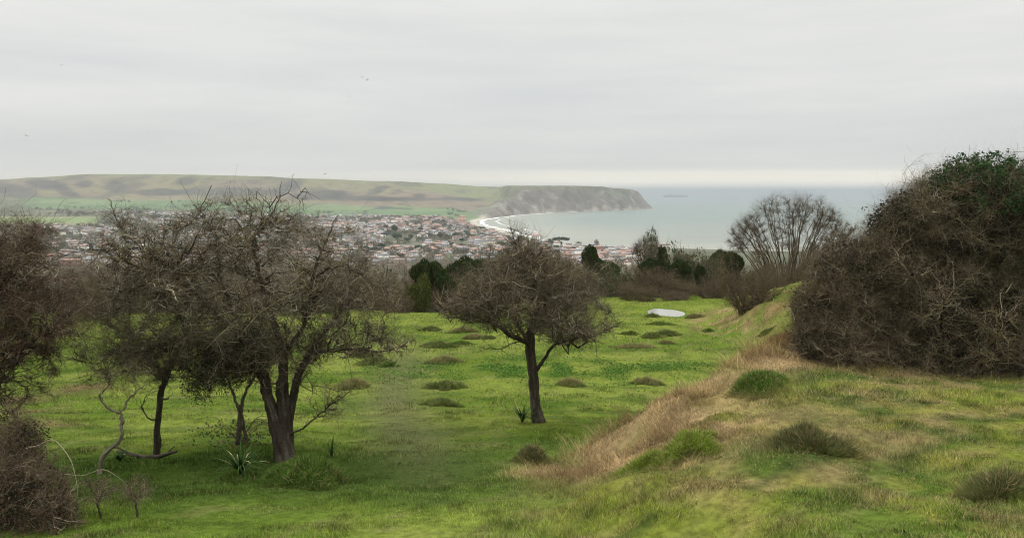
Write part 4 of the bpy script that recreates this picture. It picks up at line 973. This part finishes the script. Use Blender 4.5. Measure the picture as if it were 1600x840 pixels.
SHR = [
 # px, width, top, base, Y, kind, label
 (622, 70, 452, 498, 44, 'brown', 'low brown scrub at the meadow edge touching the right twigs of the big hawthorn'),
 (668, 56, 402, 470, 50, 'ivy', 'round dark evergreen, tallest between the two hawthorn crowns'),
 (700, 44, 424, 492, 46, 'ivy', 'dark green evergreen bulging right of the tall round one'),
 (652, 56, 428, 492, 45, 'gorse', 'yellow-green gorse bush in front of the round dark evergreen'),
 (600, 60, 432, 492, 47, 'olive', 'grey-brown scrub left of the gorse bush'),
 (735, 80, 398, 480, 56, 'ivy', 'dark evergreen top showing above the left shoulder of the lone hawthorn'),
 (715, 110, 425, 492, 52, 'brown', 'brown scrub directly left of the lone hawthorn crown'),
 (560, 120, 440, 500, 46, 'brown', 'brown scrub behind the right side of the big hawthorn'), (480, 140, 445, 505, 44, 'olive', 'olive scrub behind the middle of the big hawthorn'),
 (380, 150, 440, 505, 45, 'brown', 'brown scrub behind the left half of the big hawthorn'), (270, 150, 438, 506, 46, 'olive', 'grey scrub behind the slim tree'), (160, 150, 430, 506, 44, 'brown', 'brown scrub in the gap left of the big hawthorn'),
 (40, 170, 440, 508, 45, 'brown', 'brown scrub behind the crown at the left frame edge'), (-90, 160, 430, 508, 45, 'olive', 'olive scrub cut by the left frame edge'),
 (860, 110, 402, 482, 60, 'brown', 'brown scrub behind the right shoulder of the lone hawthorn'), (790, 110, 405, 484, 60, 'brown', 'brown scrub behind the centre of the lone hawthorn'),
 (925, 42, 378, 424, 66, 'ivy', 'black-green evergreen standing alone above the scrub, right of the lone hawthorn'), (945, 46, 405, 445, 64, 'ivy', 'smaller dark evergreen at the right foot of the black-green one'),
 (905, 80, 418, 470, 60, 'olive', 'olive scrub under the black-green evergreen'),
 (965, 70, 422, 472, 60, 'olive', 'olive scrub below the flats by the shore'), (985, 60, 446, 472, 57, 'brown', 'low dark brown scrub on the meadow edge right of the lone hawthorn'),
 (1012, 58, 374, 440, 66, 'olive', 'pale bare-topped scrub tree left of the ivy-topped post'), (1036, 30, 380, 420, 66, 'ivy', 'ivy-topped thin tree poking from the scrub'), (1022, 50, 402, 450, 63, 'ivy', 'dark ivy clump under the ivy-topped thin tree'),
 (1070, 74, 386, 455, 64, 'olive', 'broad grey-brown scrub tree with ivy inside, middle of the scrub line'), (1062, 34, 405, 455, 62, 'ivy', 'dark ivy column inside the broad scrub tree'),
 (1095, 30, 412, 460, 61, 'ivy', 'dark gap-filling evergreen left of the arched evergreen'), (1133, 56, 388, 432, 66, 'ivy', 'arched dark evergreen in front of the round bare tree'),
 (1105, 66, 398, 460, 64, 'olive', 'olive scrub between the broad scrub tree and arched evergreen'),
 (1025, 90, 424, 468, 59, 'brown', 'dark brown thorn scrub behind the pond'), (1065, 80, 436, 468, 58, 'brown', 'reddish brown scrub behind the pond, right half'), (1112, 70, 436, 470, 58, 'brown', 'reddish scrub left of the big domed bush'),
 (1010, 50, 452, 470, 56, 'brown', 'lowest dark brambles on the meadow rim above the pond'), (1050, 60, 455, 469, 56, 'brown', 'strip of dark brambles on the meadow rim right of the pond'),
 (1225, 100, 398, 450, 56, 'brown', 'brown scrub right of the big domed bush'), (1282, 90, 396, 450, 52, 'brown', 'pinkish brown scrub between the bank and bramble thicket'), (1340, 100, 400, 450, 50, 'olive', 'scrub behind the bramble thicket'),
 (1205, 60, 425, 468, 47, 'brown', 'dark scrub on top of the grassy bank')]
SHR += [(676, 66, 458, 497, 47, 'brown', 'low brown brambles at the foot of the round dark evergreen'), (590, 90, 418, 480, 74, 'olive', 'taller grey-brown scrub behind the gorse and evergreens, left part'), (640, 80, 412, 480, 78, 'brown', 'brown treetops just left of the tall round evergreen'), (705, 90, 408, 478, 76, 'brown', 'brown treetops between the evergreens and the lone hawthorn'),
 (760, 110, 404, 478, 80, 'olive', 'olive treetops behind the left half of the lone hawthorn'), (835, 110, 402, 478, 82, 'brown', 'brown treetops behind the right half of the lone hawthorn'), (890, 90, 402, 470, 78, 'olive', 'olive treetops left of the black-green evergreen'),
 (968, 90, 420, 466, 74, 'brown', 'brown treetops hiding the foot of the seafront flats'), (1000, 70, 408, 466, 76, 'olive', 'olive treetops right of the seafront flats'), (1045, 80, 394, 466, 76, 'brown', 'brown treetops behind the ivy-topped thin tree'),
 (1092, 80, 394, 466, 76, 'olive', 'grey treetops against the water in mid scrub line'), (1140, 90, 402, 466, 74, 'brown', 'brown treetops at the left foot of the round bare tree'), (1190, 90, 402, 466, 72, 'olive', 'olive scrub under the left stems of the round bare tree'),
 (1250, 110, 402, 466, 70, 'brown', 'brown scrub under the right stems of the round bare tree'), (500, 130, 424, 480, 72, 'brown', 'distant brown scrub seen through the big hawthorn crown'), (330, 160, 424, 480, 72, 'olive', 'distant olive scrub seen through the left crowns'), (170, 150, 418, 480, 72, 'brown', 'distant brown scrub in the gap between the leftmost crowns')]
for i, (px, w, yt, yb, Y, kd_, lb) in enumerate(SHR):
    if kd_ in ('brown', 'olive') and Y < 70: yt -= .16 * (yb - yt) + 3
    shrub({'ivy': 'evergreen_shrub', 'gorse': 'gorse_bush'}.get(kd_, 'scrub_bush'), kd_, i, px, w * 1.12, yt, yb, Y, lb, HG, rot=0 if kd_ == 'ivy' else (i * 1.3))
shrub('domed_bush', 'brown', 1, 1172, 128, 397, 484, 36.5, 'large domed brown bush at the left end of the grassy bank', None)

# round bare tree on the right, fan of stems
def fan_tree(px, ybase, ytop, wpx, Y, label, seed, q=1.0):
    R = np.random.default_rng(seed); s = Y / F; c0 = at(px, ybase, Y); H = (ybase - ytop) * s; Wd = wpx / 2 * s
    base = (c0[0], Y, c0[2] - 2.5); t = empty('bare_tree', base, label, 'tree'); G = Grow(seed)
    mb = MB(); n = int(64 * q ** .6); u0 = np.linspace(-1, 1, n) + R.normal(0, .04, n); dpt = R.uniform(-.6, .6, n)
    B0 = np.c_[c0[0] + u0 * Wd * .30, Y + dpt * Wd * .5, np.full(n, c0[2] - 2.5)]
    ang = u0 * 1.2 + R.normal(0, .06, n); rr = H * (.9 + .15 * R.random(n))
    E = np.c_[c0[0] + np.sin(ang) * Wd * .9, Y + dpt * Wd * .9, c0[2] + np.cos(ang * .9) * rr * .72]
    u = np.linspace(0, 1, 12)[None, :, None]; mid = B0 * .5 + E * .5; mid[:, 0] = B0[:, 0] * .72 + E[:, 0] * .28
    Q = (1 - u) ** 2 * B0[:, None] + 2 * u * (1 - u) * mid[:, None] + u ** 2 * E[:, None] + np.cumsum(R.normal(size=(n, 12, 3)), 1) * .075 * (u > 0)
    RR = (R.uniform(.035, .075, n))[:, None] * (1 - .75 * np.linspace(0, 1, 12))[None]
    C = pal(n, R, (BROWN, DARK, OLIVE), (.4, .3, .3)); mb.add(*tubes(Q, RR, 7, C)); G.add(Q, RR)
    obj('trunk', mb.mesh('trunk', True, base), M_bark, t)
    env = [(c0[0], Y, c0[2] - .2, Wd, Wd * .8, H)]
    mb = MB(); P = lambda m, sh: (lambda q: np.c_[q[:, 0], q[:, 1], c0[2] + .2 + np.abs(q[:, 2] - c0[2])])(in_env(env, m, R, sh))
    cs = (BROWN * .85, RUST * .85, DARK, GREY * .6); pp = (.35, .25, .25, .15)
    G.attach(mb, P(int(220 * q), .7), 9, .04, .25, 5, pal(int(220 * q), R, cs, pp)); G.attach(mb, P(int(1600 * q), .75), 8, .022, .3, 4, pal(int(1600 * q), R, cs, pp))
    G.attach(mb, P(int(11000 * q), .85), 6, .017, .3, 3, pal(int(11000 * q), R, cs, pp), maxlen=1.1); G.twigs(mb, int(44000 * q), .2, .7, .015, 3, pal(int(44000 * q), R, cs, pp), up=.7, rmax=.03, n=3, wander=.3)
    obj('crown', mb.mesh('crown', False, base), M_twig, t)
fan_tree(1236, 400, 298, 208, 66, 'round many-stemmed bare tree standing against the sea', 901)
fan_tree(1010, 400, 372, 46, 72, 'thin see-through bare treetop against the water left of the ivy-topped tree', 902, .12)

# ------------------------------------------------------------------ town
def prism(mb, cx, cy, z0, w, d, h, col): 
    V = np.array([(cx + sx * w / 2, cy + sy * d / 2, z) for z in (z0, z0 + h) for sy in (-1, 1) for sx in (-1, 1)])
    mb.add(V, np.array([(0, 1, 5, 4), (1, 3, 7, 5), (3, 2, 6, 7), (2, 0, 4, 6), (4, 5, 7, 6), (0, 2, 3, 1)]), col)
def gable(mb, w, d, z0, h, col, hip=0.0, cx=0, cy=0):
    o = .4; V = np.array([(-w / 2 - o, -d / 2 - o, z0), (w / 2 + o, -d / 2 - o, z0), (w / 2 + o, d / 2 + o, z0), (-w / 2 - o, d / 2 + o, z0), (-w / 2 - o + hip, 0, z0 + h), (w / 2 + o - hip, 0, z0 + h)]) + [cx, cy, 0]
    mb.add(V, np.array([(0, 1, 5, 4), (2, 3, 4, 5), (3, 2, 1, 0)]), col); mb.t.append(np.array([(1, 2, 5), (3, 0, 4)]) + mb.n - 6)
M_house = mat_attr('house', .9, .8, .12)
WALLS = {'white': (.62, .60, .565), 'cream': (.54, .49, .41), 'grey': (.38, .37, .35), 'brick red': (.22, .145, .115), 'pale pink': (.36, .30, .27)}
ROOFS = {'terracotta': (.26, .17, .14), 'grey slate': (.19, .19, .195), 'brown': (.19, .155, .13)}
def house_meshes(wn, rn, long):
    w, d, h = (22, 9, 6.5) if long == 2 else (11, 8.5, 5.2) if long == 0 else (14, 10, 7.5)
    mb = MB(); prism(mb, 0, 0, -3, w, d, h + 3, WALLS[wn])
    wl = mb.mesh('wall'); mb = MB()
    nwin = {0: 3, 1: 4, 2: 7}[long]
    for z in ((1.0, 3.6) if h < 7 else (1.0, 3.4, 5.7)):
        for i in range(nwin):
            prism(mb, -w / 2 + (i + .5) * w / nwin, 0, z, 1.2, d + .12, 1.3, (.05, .055, .06))
    wd = mb.mesh('windows')
    mb = MB(); gable(mb, w, d, h + .02, 3.0, ROOFS[rn], hip=(2.5 if long == 1 else 0)); rf = mb.mesh('roof')
    mb = MB(); prism(mb, w * .3, 0, h + 1.5, .9, .9, 2.6, (.28, .17, .13)); ch = mb.mesh('chimney')
    return wl, rf, ch, wd
R = np.random.default_rng(77)
cand = []
while len(cand) < 6500:
    px = R.uniform(60, 1040); D = 780 + (2560 - 780) * R.random() ** .8
    if px > 900 and D > 1320: continue
    X = (px - 800) / F * D
    cand.append((px, D, X))
cand = np.array(cand)
zc, sea_, ds_, _, _ = far_z(cand[:, 2], cand[:, 1])
pxx, pyy = project(cand[:, 2], cand[:, 1], zc)
dens = np.where((cand[:, 0] < 180) & (cand[:, 1] > 1930), .0, 1.0) * np.where((cand[:, 0] < 440), .38, 1.0)
dens = dens * sst(.34, .56, vn(cand[:, 2] / 70, cand[:, 1] / 70, 33) + .08) * .85
dens = np.where((np.abs(cand[:, 0] - 628) < 32) & (np.abs(pyy - 377) < 13), 0, dens)
ok = (~sea_) & (ds_ > 45) & (R.random(len(cand)) < dens) & (zc > 1.5)
cand, zc, pyy = cand[ok], zc[ok], pyy[ok]
# keep houses from standing inside each other
sel = []; grid = {}
for i in range(len(cand)):
    x, y = cand[i, 2], cand[i, 1]; k = (int(x // 13), int(y // 13)); bad = False
    for a in (-1, 0, 1):
        for b_ in (-1, 0, 1):
            for j in grid.get((k[0] + a, k[1] + b_), ()):
                if abs(cand[j, 2] - x) < 13 and abs(cand[j, 1] - y) < 12: bad = True
    if not bad: grid.setdefault(k, []).append(i); sel.append(i)
cand, zc, pyy = cand[sel], zc[sel], pyy[sel]
print('houses', len(cand))
vis = (pyy < 412) & (((cand[:, 0] > 545) & (cand[:, 0] < 850)) | (cand[:, 0] > 935))
order = np.argsort(np.where(vis, 0, 1e6) + cand[:, 1])
protos = {}
rest = MB()
cs_, sn_ = np.cos, np.sin
def zone_word(px, D):
    if px > 900: return 'beside the seafront flats'
    if D > 2150: return 'below the green fields' if px > 480 else 'on the far valley side'
    if D > 1650: return 'near the beach corner' if px > 690 else 'in mid town'
    if D > 1200: return 'in the central streets' if px > 640 else 'by the tall conifer'
    if px > 720: return 'behind the lone hawthorn'
    if px > 600: return 'above the dark evergreens'
    return 'behind the big hawthorn'
ORD = ['leftmost', 'second from left', 'third from left', 'fourth from left', 'fifth from left', 'sixth from left', 'seventh from left', 'eighth from left', 'ninth from left', 'tenth from left', 'eleventh from left', 'twelfth from left']
def order_labels(items):
    """items: (empty, px, phrase, place): same phrase and place are told apart by their order from the left"""
    d = {}
    for it in items: d.setdefault((it[2], it[3]), []).append(it)
    for (ph, pl), g in d.items():
        g.sort(key=lambda q: q[1])
        for k, q in enumerate(g):
            q[0]['label'] = f'{ph}, {pl}' if len(g) == 1 else f'{ph}, {ORD[min(k, 11)] if k < 11 or len(g) - 1 - k > 11 else ORD[len(g) - 1 - k].replace("left", "right")} {pl}'
HL_ = []
for rank, i in enumerate(order):
    px, D, X = cand[i]
    redness = sst(560, 700, px) * sst(1700, 2100, D)
    wn_ = R.choice(['white', 'cream', 'grey', 'brick red', 'pale pink'], p=[.40 * (1 - redness) + .12 * redness, .2, .2 * (1 - redness) + .08 * redness, .08 + .3 * redness, 1 - (.40 * (1 - redness) + .12 * redness) - .2 - (.2 * (1 - redness) + .08 * redness) - (.08 + .3 * redness)])
    rn_ = R.choice(['terracotta', 'grey slate', 'brown'], p=[.3 + .35 * redness, .4 - .3 * redness, .3 - .05 * redness])
    lg = int(R.choice([0, 1, 2], p=[.55, .3, .15])); ang = vn(X / 200, D / 200, 55) * 1.6 - .8 + (math.pi / 2 if R.random() < .25 else 0)
    sc = R.uniform(.62, .95)
    if rank < 300:
        key = (wn_, rn_, lg)
        if key not in protos: protos[key] = house_meshes(*key)
        wl, rf, ch, wd = protos[key]
        kindw = ['small', 'broad', 'long'][lg]
        t = empty('house', (X, D, zc[i]), None, 'house', 'houses of the seaside town')
        t.rotation_euler = (0, 0, ang); t.scale = (sc,) * 3
        HL_.append((t, px, f'{kindw} {wn_} house, {rn_} roof', zone_word(px, D)))
        obj('wall', wl, M_house, t); r_ = obj('roof', rf, M_house, t); obj('chimney', ch, M_house, r_)
        if D < 1500: obj('windows', wd, M_house, t)
    else:
        w, d, h = ((11, 8.5, 5.2), (14, 10, 7.5), (22, 9, 6.5))[lg]
        m1 = MB(); prism(m1, 0, 0, -3, w, d, h + 3, WALLS[wn_]); gable(m1, w, d, h + .02, 3, ROOFS[rn_])
        V = np.concatenate(m1.v) * sc; c_, s_ = math.cos(ang), math.sin(ang)
        V = np.c_[V[:, 0] * c_ - V[:, 1] * s_ + X, V[:, 0] * s_ + V[:, 1] * c_ + D, V[:, 2] + zc[i]]
        C = np.concatenate(m1.c); n0 = rest.n
        rest.v.append(V); rest.c.append(C); rest.q += [q + n0 for q in m1.q]; rest.t += [q + n0 for q in m1.t]; rest.n += len(V)
order_labels(HL_)
obj('distant_houses', rest.mesh('distant_houses'), M_house, kind='stuff', label='mass of farther town houses with pale walls and red and grey roofs', cat='houses')
# seafront flats seen over the scrub
def flats(px, wpx, ytop, D, wcol, rcol, label, floors=4, flat_roof=True):
    c0 = at(px, ytop, D); w = wpx * D / F; zt = c0[2]; z0 = far_ground(c0[0], D) - 2
    t = empty('block_of_flats', (c0[0], D, z0), label, 'building', 'seafront blocks')
    mb = MB(); prism(mb, 0, 0, 0, w, 13, zt - z0 - 1.2, wcol); obj('wall', mb.mesh('wall'), M_house, t)
    mb = MB()
    if flat_roof: prism(mb, 0, 0, zt - z0 - 1.19, w + 1, 14, 1.2, rcol)
    else: gable(mb, w, 13, zt - z0 - 1.19, 3.5, rcol, hip=3)
    obj('roof', mb.mesh('roof'), M_house, t)
    nw = max(3, int(w / 4.2))
    for fl in range(floors):
        for i in range(nw):
            mb = MB(); prism(mb, 0, 0, 0, 1.8, .3, 1.5, (.06, .065, .07))
            obj('window', mb.mesh('window'), M_house, t, loc=(-w / 2 + (i + .5) * w / nw, -6.5, zt - z0 - 3.9 - fl * 3.0))
flats(958, 34, 386, 1230, (.55, .48, .36), (.25, .22, .20), 'cream flat-roofed block of flats left in the row above the scrub')
flats(980, 22, 387, 1180, (.55, .58, .62), (.35, .38, .42), 'pale blue-white block in the middle of the seafront row')
flats(1003, 32, 387, 1220, (.34, .20, .16), (.28, .17, .15), 'red-brown brick block of flats right in the row above the scrub')
flats(965, 40, 398, 1120, (.42, .36, .33), (.24, .22, .23), 'low mauve-grey terrace in front of the cream flats', 3, False)
flats(995, 34, 400, 1080, (.60, .58, .54), (.22, .21, .22), 'low white terrace in front of the brick flats', 3, False)
# hotel-like landmarks
flats(722, 11, 338, 2450, (.48, .30, .22), (.26, .13, .10), 'tall red villa at the town end nearest the beach corner', 3, False)
flats(838, 16, 367, 1600, (.62, .58, .55), (.40, .26, .24), 'pale building with pinkish roof at the beach edge', 3, False)
flats(662, 18, 365, 1850, (.55, .62, .68), (.35, .45, .52), 'pale blue-roofed shed in the middle of the town', 2)

# town trees
def unit_tree(seed, kind):
    R = np.random.default_rng(seed); tr = MB(); limb_tube(tr, catmull([(0, 0, -.1), (.01, 0, .3), (0, .01, .6)], 4), np.array([.05] * 3 + [.04] * 3 + [.03] * 3), (.09, .07, .055), 6, .1, seed)
    mb = MB(); n = 900
    if kind == 'pine': env = [(R.uniform(-.25, .25), R.uniform(-.25, .25), R.uniform(.62, .82), .3, .3, .17) for _ in range(7)]
    elif kind == 'umbrella': env = [(x, R.uniform(-.2, .2), .80 - .25 * x * x, .2, .28, .10) for x in np.linspace(-.42, .42, 7)]
    else: env = [(R.uniform(-.25, .25), R.uniform(-.25, .25), R.uniform(.35, .7), .28, .28, .25) for _ in range(6)]
    P = in_env(env, n, R, .4)
    cc = {'pine': ([.022, .04, .02], [.035, .055, .025]), 'umbrella': ([.022, .04, .02], [.04, .05, .03]), 'green': ([.05, .075, .03], [.03, .05, .022]), 'bare': ([.13, .10, .075], [.10, .085, .06])}[kind]
    leaf_quads(mb, P, .055 if kind != 'bare' else .04, R, pal(n, R, cc, [.5, .5])); return tr.mesh('trunk'), mb.mesh('crown')
UT = {(k, i): unit_tree(700 + i * 7 + len(k), k) for k in ('pine', 'green', 'bare', 'umbrella') for i in range(2)}
def town_tree(kind, px, ytop, D, h, w, label, group='trees among the town houses', var=0):
    X = ray(px, 350)[0] * D; z = far_ground(X, D)
    if ytop is not None: h = at(px, ytop, D)[2] - z
    t = empty({'pine': 'pine_tree', 'umbrella': 'pine_tree'}.get(kind, 'town_tree'), (X, D, z), label, 'tree', group)
    t.scale = (w, w, h * 1.05); t.rotation_euler = (0, 0, 0 if kind == 'umbrella' else var * 1.7)
    a, b_ = UT[kind, var % 2]; obj('trunk', a, M_bleaf, t); obj('crown', b_, M_bleaf, t); return t
for q in (('pine', 616, 351, 1500, 0, 16, 'tallest dark conifer standing alone in the town'), ('green', 620, 363, 1420, 0, 22, 'dark green tree at the foot of the tall conifer'), ('pine', 645, 362, 1600, 0, 16, 'dark tree right of the tall conifer'),
          ('pine', 708, 353, 1900, 0, 26, 'leftmost of three dark pines near the beach corner'), ('pine', 727, 353, 1900, 0, 30, 'middle of three dark pines near the beach corner'), ('pine', 751, 354, 1850, 0, 26, 'rightmost of three dark pines near the beach corner'),
          ('umbrella', 877, 369, 1300, 0, 24, 'umbrella-shaped pine silhouetted against the bay'), ('green', 861, 372, 1300, 0, 12, 'small conifer left of the umbrella-shaped pine'),
          ('bare', 932, 372, 1150, 0, 10, 'wispy bare tree just above the black-green evergreen'), ('green', 815, 368, 1450, 0, 18, 'green tree on the seafront left of the red roofs'), ('green', 835, 372, 1400, 0, 16, 'green tree on the seafront behind the red roofs')):
    town_tree(q[0], q[1], q[2], q[3], q[4], q[5], q[6])
R = np.random.default_rng(9); TL = []
for i in range(110):
    px = R.uniform(560, 905); D = R.uniform(930, 1900) if px < 800 else R.uniform(930, 1350); X = ray(px, 350)[0] * D
    zz_, s_, d_, _, _ = far_z(np.array([X]), np.array([D]))
    if s_[0] or d_[0] < 30: continue
    kd_ = ['bare', 'green', 'pine'][int(R.choice(3, p=[.55, .35, .1]))]
    t = town_tree(kd_, px, None, D, R.uniform(7, 12), R.uniform(9, 15), None, var=i)
    TL.append((t, px, {'bare': 'brown bare', 'green': 'dull green', 'pine': 'dark pine'}[kd_] + ' town tree', zone_word(px, D)))
order_labels(TL)
# woods of the valley as one mass
mb = MB(); n = 6500; px = R.uniform(-60, 800, n); D = 930 + 2150 * R.random(n) ** .8; X = (px - 800) / F * D
z, s_, d_, _, _ = far_z(X, D); w = vn(X / 110, D / 80, 34); kk = (~s_) & (d_ > 60) & ((w > .40) | (D < 1050)) & ~((D > 1950) & (D < 2350) & (px < 160)) & ~((D > 2560) & (w < .8)); X, D, z, px = X[kk], D[kk], z[kk], px[kk]
print('wood', len(X))
m = 60; cR = R.normal(size=(len(X), m, 3)); cR /= np.linalg.norm(cR, axis=2, keepdims=True); cR *= R.random((len(X), m, 1)) ** .33
P = np.c_[X, D, z + 4][:, None] + cR * (R.uniform(4, 7, len(X))[:, None, None]) * [1.2, 1.2, .9]
cc = pal(len(X), R, ([.12, .10, .075], [.05, .06, .035], [.035, .045, .03], [.10, .085, .065]), [.3, .3, .2, .2])
leaf_quads(mb, P.reshape(-1, 3), 1.1, R, np.repeat(cc, m, axis=0) * (.7 + .6 * R.random(len(X) * m))[:, None])
obj('woods', mb.mesh('woods'), M_bleaf, kind='stuff', label='scattered bare and green woodland between the houses of the valley', cat='woodland')
# brown wood on the near slope behind the hedge
mb = MB(); n = 1700; px = R.uniform(-80, 1010, n); D = R.uniform(420, 960, n); X = (px - 800) / F * D; z = far_z(X, D)[0]
m = 110; cR = R.normal(size=(n, m, 3)); cR /= np.linalg.norm(cR, axis=2, keepdims=True); cR *= R.random((n, m, 1)) ** .33
P = np.c_[X, D, z + 3.5][:, None] + cR * (R.uniform(4, 6.5, n)[:, None, None]) * [1.1, 1.1, .8]
cc = pal(n, R, ([.15, .115, .085], [.12, .10, .07], [.05, .055, .035], [.17, .13, .10]), [.35, .35, .1, .2])
leaf_quads(mb, P.reshape(-1, 3), .55, R, np.repeat(cc, m, axis=0) * (.7 + .6 * R.random(n * m))[:, None])
obj('woods', mb.mesh('slope_woods'), M_bleaf, kind='stuff', label='brown leafless woodland on the slope between the meadow scrub and the town', cat='woodland')

# ------------------------------------------------------------------ ship
D = 14000.; X = ray(1056, 305)[0] * D
t = empty('cruise_ship', (X, D, 0), 'long grey ship on the horizon right of the headland', 'ship')
M_ship = mat_attr('ship', .6, .02, .1)
mb = MB(); Ls, Bs = 440., 46.
u = np.linspace(-1, 1, 15); wx = u * Ls / 2; half = Bs / 2 * np.clip(1 - np.maximum(0, np.abs(u) - .75) * 3.6, .08, 1)
rows = []
for zz_, k in ((-2, .9), (14, 1.0), (26, 1.03)): rows.append(np.r_[np.c_[wx * k, -half, np.full(15, zz_ + np.maximum(0, u - .6) * 12)], np.c_[wx[::-1] * k, half[::-1], np.full(15, zz_) + np.maximum(0, u[::-1] - .6) * 12]])
V = np.array(rows); ii = np.arange(90).reshape(3, 30); A, B = ii[:-1], ii[1:]
mb.add(V, np.stack([A, np.roll(A, -1, 1), np.roll(B, -1, 1), B], -1).reshape(-1, 4), (.13, .15, .19)); dk = V[-1]
mb.add(np.r_[dk], np.array([(i, i + 1, 28 - i, 29 - i) for i in range(14)]), (.25, .26, .28)); obj('hull', mb.mesh('hull'), M_ship, t)
mb = MB(); prism(mb, -20, 0, 26, 330, 36, 12, (.34, .36, .40)); prism(mb, -30, 0, 38.1, 280, 32, 9, (.36, .38, .42)); prism(mb, -110, 0, 47.2, 60, 26, 8, (.34, .36, .4)); obj('superstructure', mb.mesh('superstructure'), M_ship, t)
mb = MB(); prism(mb, -80, 0, 47.2, 24, 12, 18, (.18, .2, .24)); obj('funnel', mb.mesh('funnel'), M_ship, t)
mb = MB(); prism(mb, 90, 0, 47.2, 3, 3, 20, (.3, .3, .32)); obj('mast', mb.mesh('mast'), M_ship, t)

# birds
def bird(px, py, Y, span, roll, label, i):
    p = at(px, py, Y); mb = MB(); s = span / 2
    limb_tube(mb, np.array([(-.0, -.42, 0), (0, -.2, .02), (0, .1, .02), (0, .35, 0), (0, .5, 0)]) * s, np.array([.02, .1, .12, .07, .01]) * s, (.04, .04, .045), 6, 0, i)
    body = obj('bird', mb.mesh('bird', True), M_bleaf, None, label, 'bird', 'birds against the clouds', loc=tuple(p)); body.rotation_euler = (0, roll, i * 1.1)
    for sx in (-1, 1):
        m2 = MB(); V = np.array([(0, .18, .02), (0, -.15, .02), (.5, -.12, .22), (.5, .2, .24), (1, -.1, .1), (1, -.02, .1)]) * s * [sx, 1, 1]
        V = np.concatenate([V, V - [0, 0, .012 * s]])
        m2.add(V, np.array([(0, 1, 2, 3), (3, 2, 4, 5), (9, 8, 7, 6), (11, 10, 8, 9)]), (.045, .045, .05)); obj('wing', m2.mesh('wing'), M_bleaf, body)
for i, q in enumerate(((546, 151, 150, .9, .3, 'small dark bird high above the middle of the down'), (566, 121, 170, .9, -.2, 'bird paired with another highest over the sky centre, left one'), (574, 125, 170, .8, .4, 'right one of the two highest birds'),
                       (96, 102, 190, .9, .2, 'bird in the upper left sky'), (41, 212, 190, 1.0, -.3, 'bird in the left sky halfway down'), (508, 272, 220, 1.2, .1, 'bird low over the down, left of a low pair'), (583, 274, 220, 1.2, -.1, 'bird low over the down, right of a low pair'))):
    bird(*q, i)
print('verts', sum(len(o.data.vertices) for o in bpy.data.objects if o.type == 'MESH'))
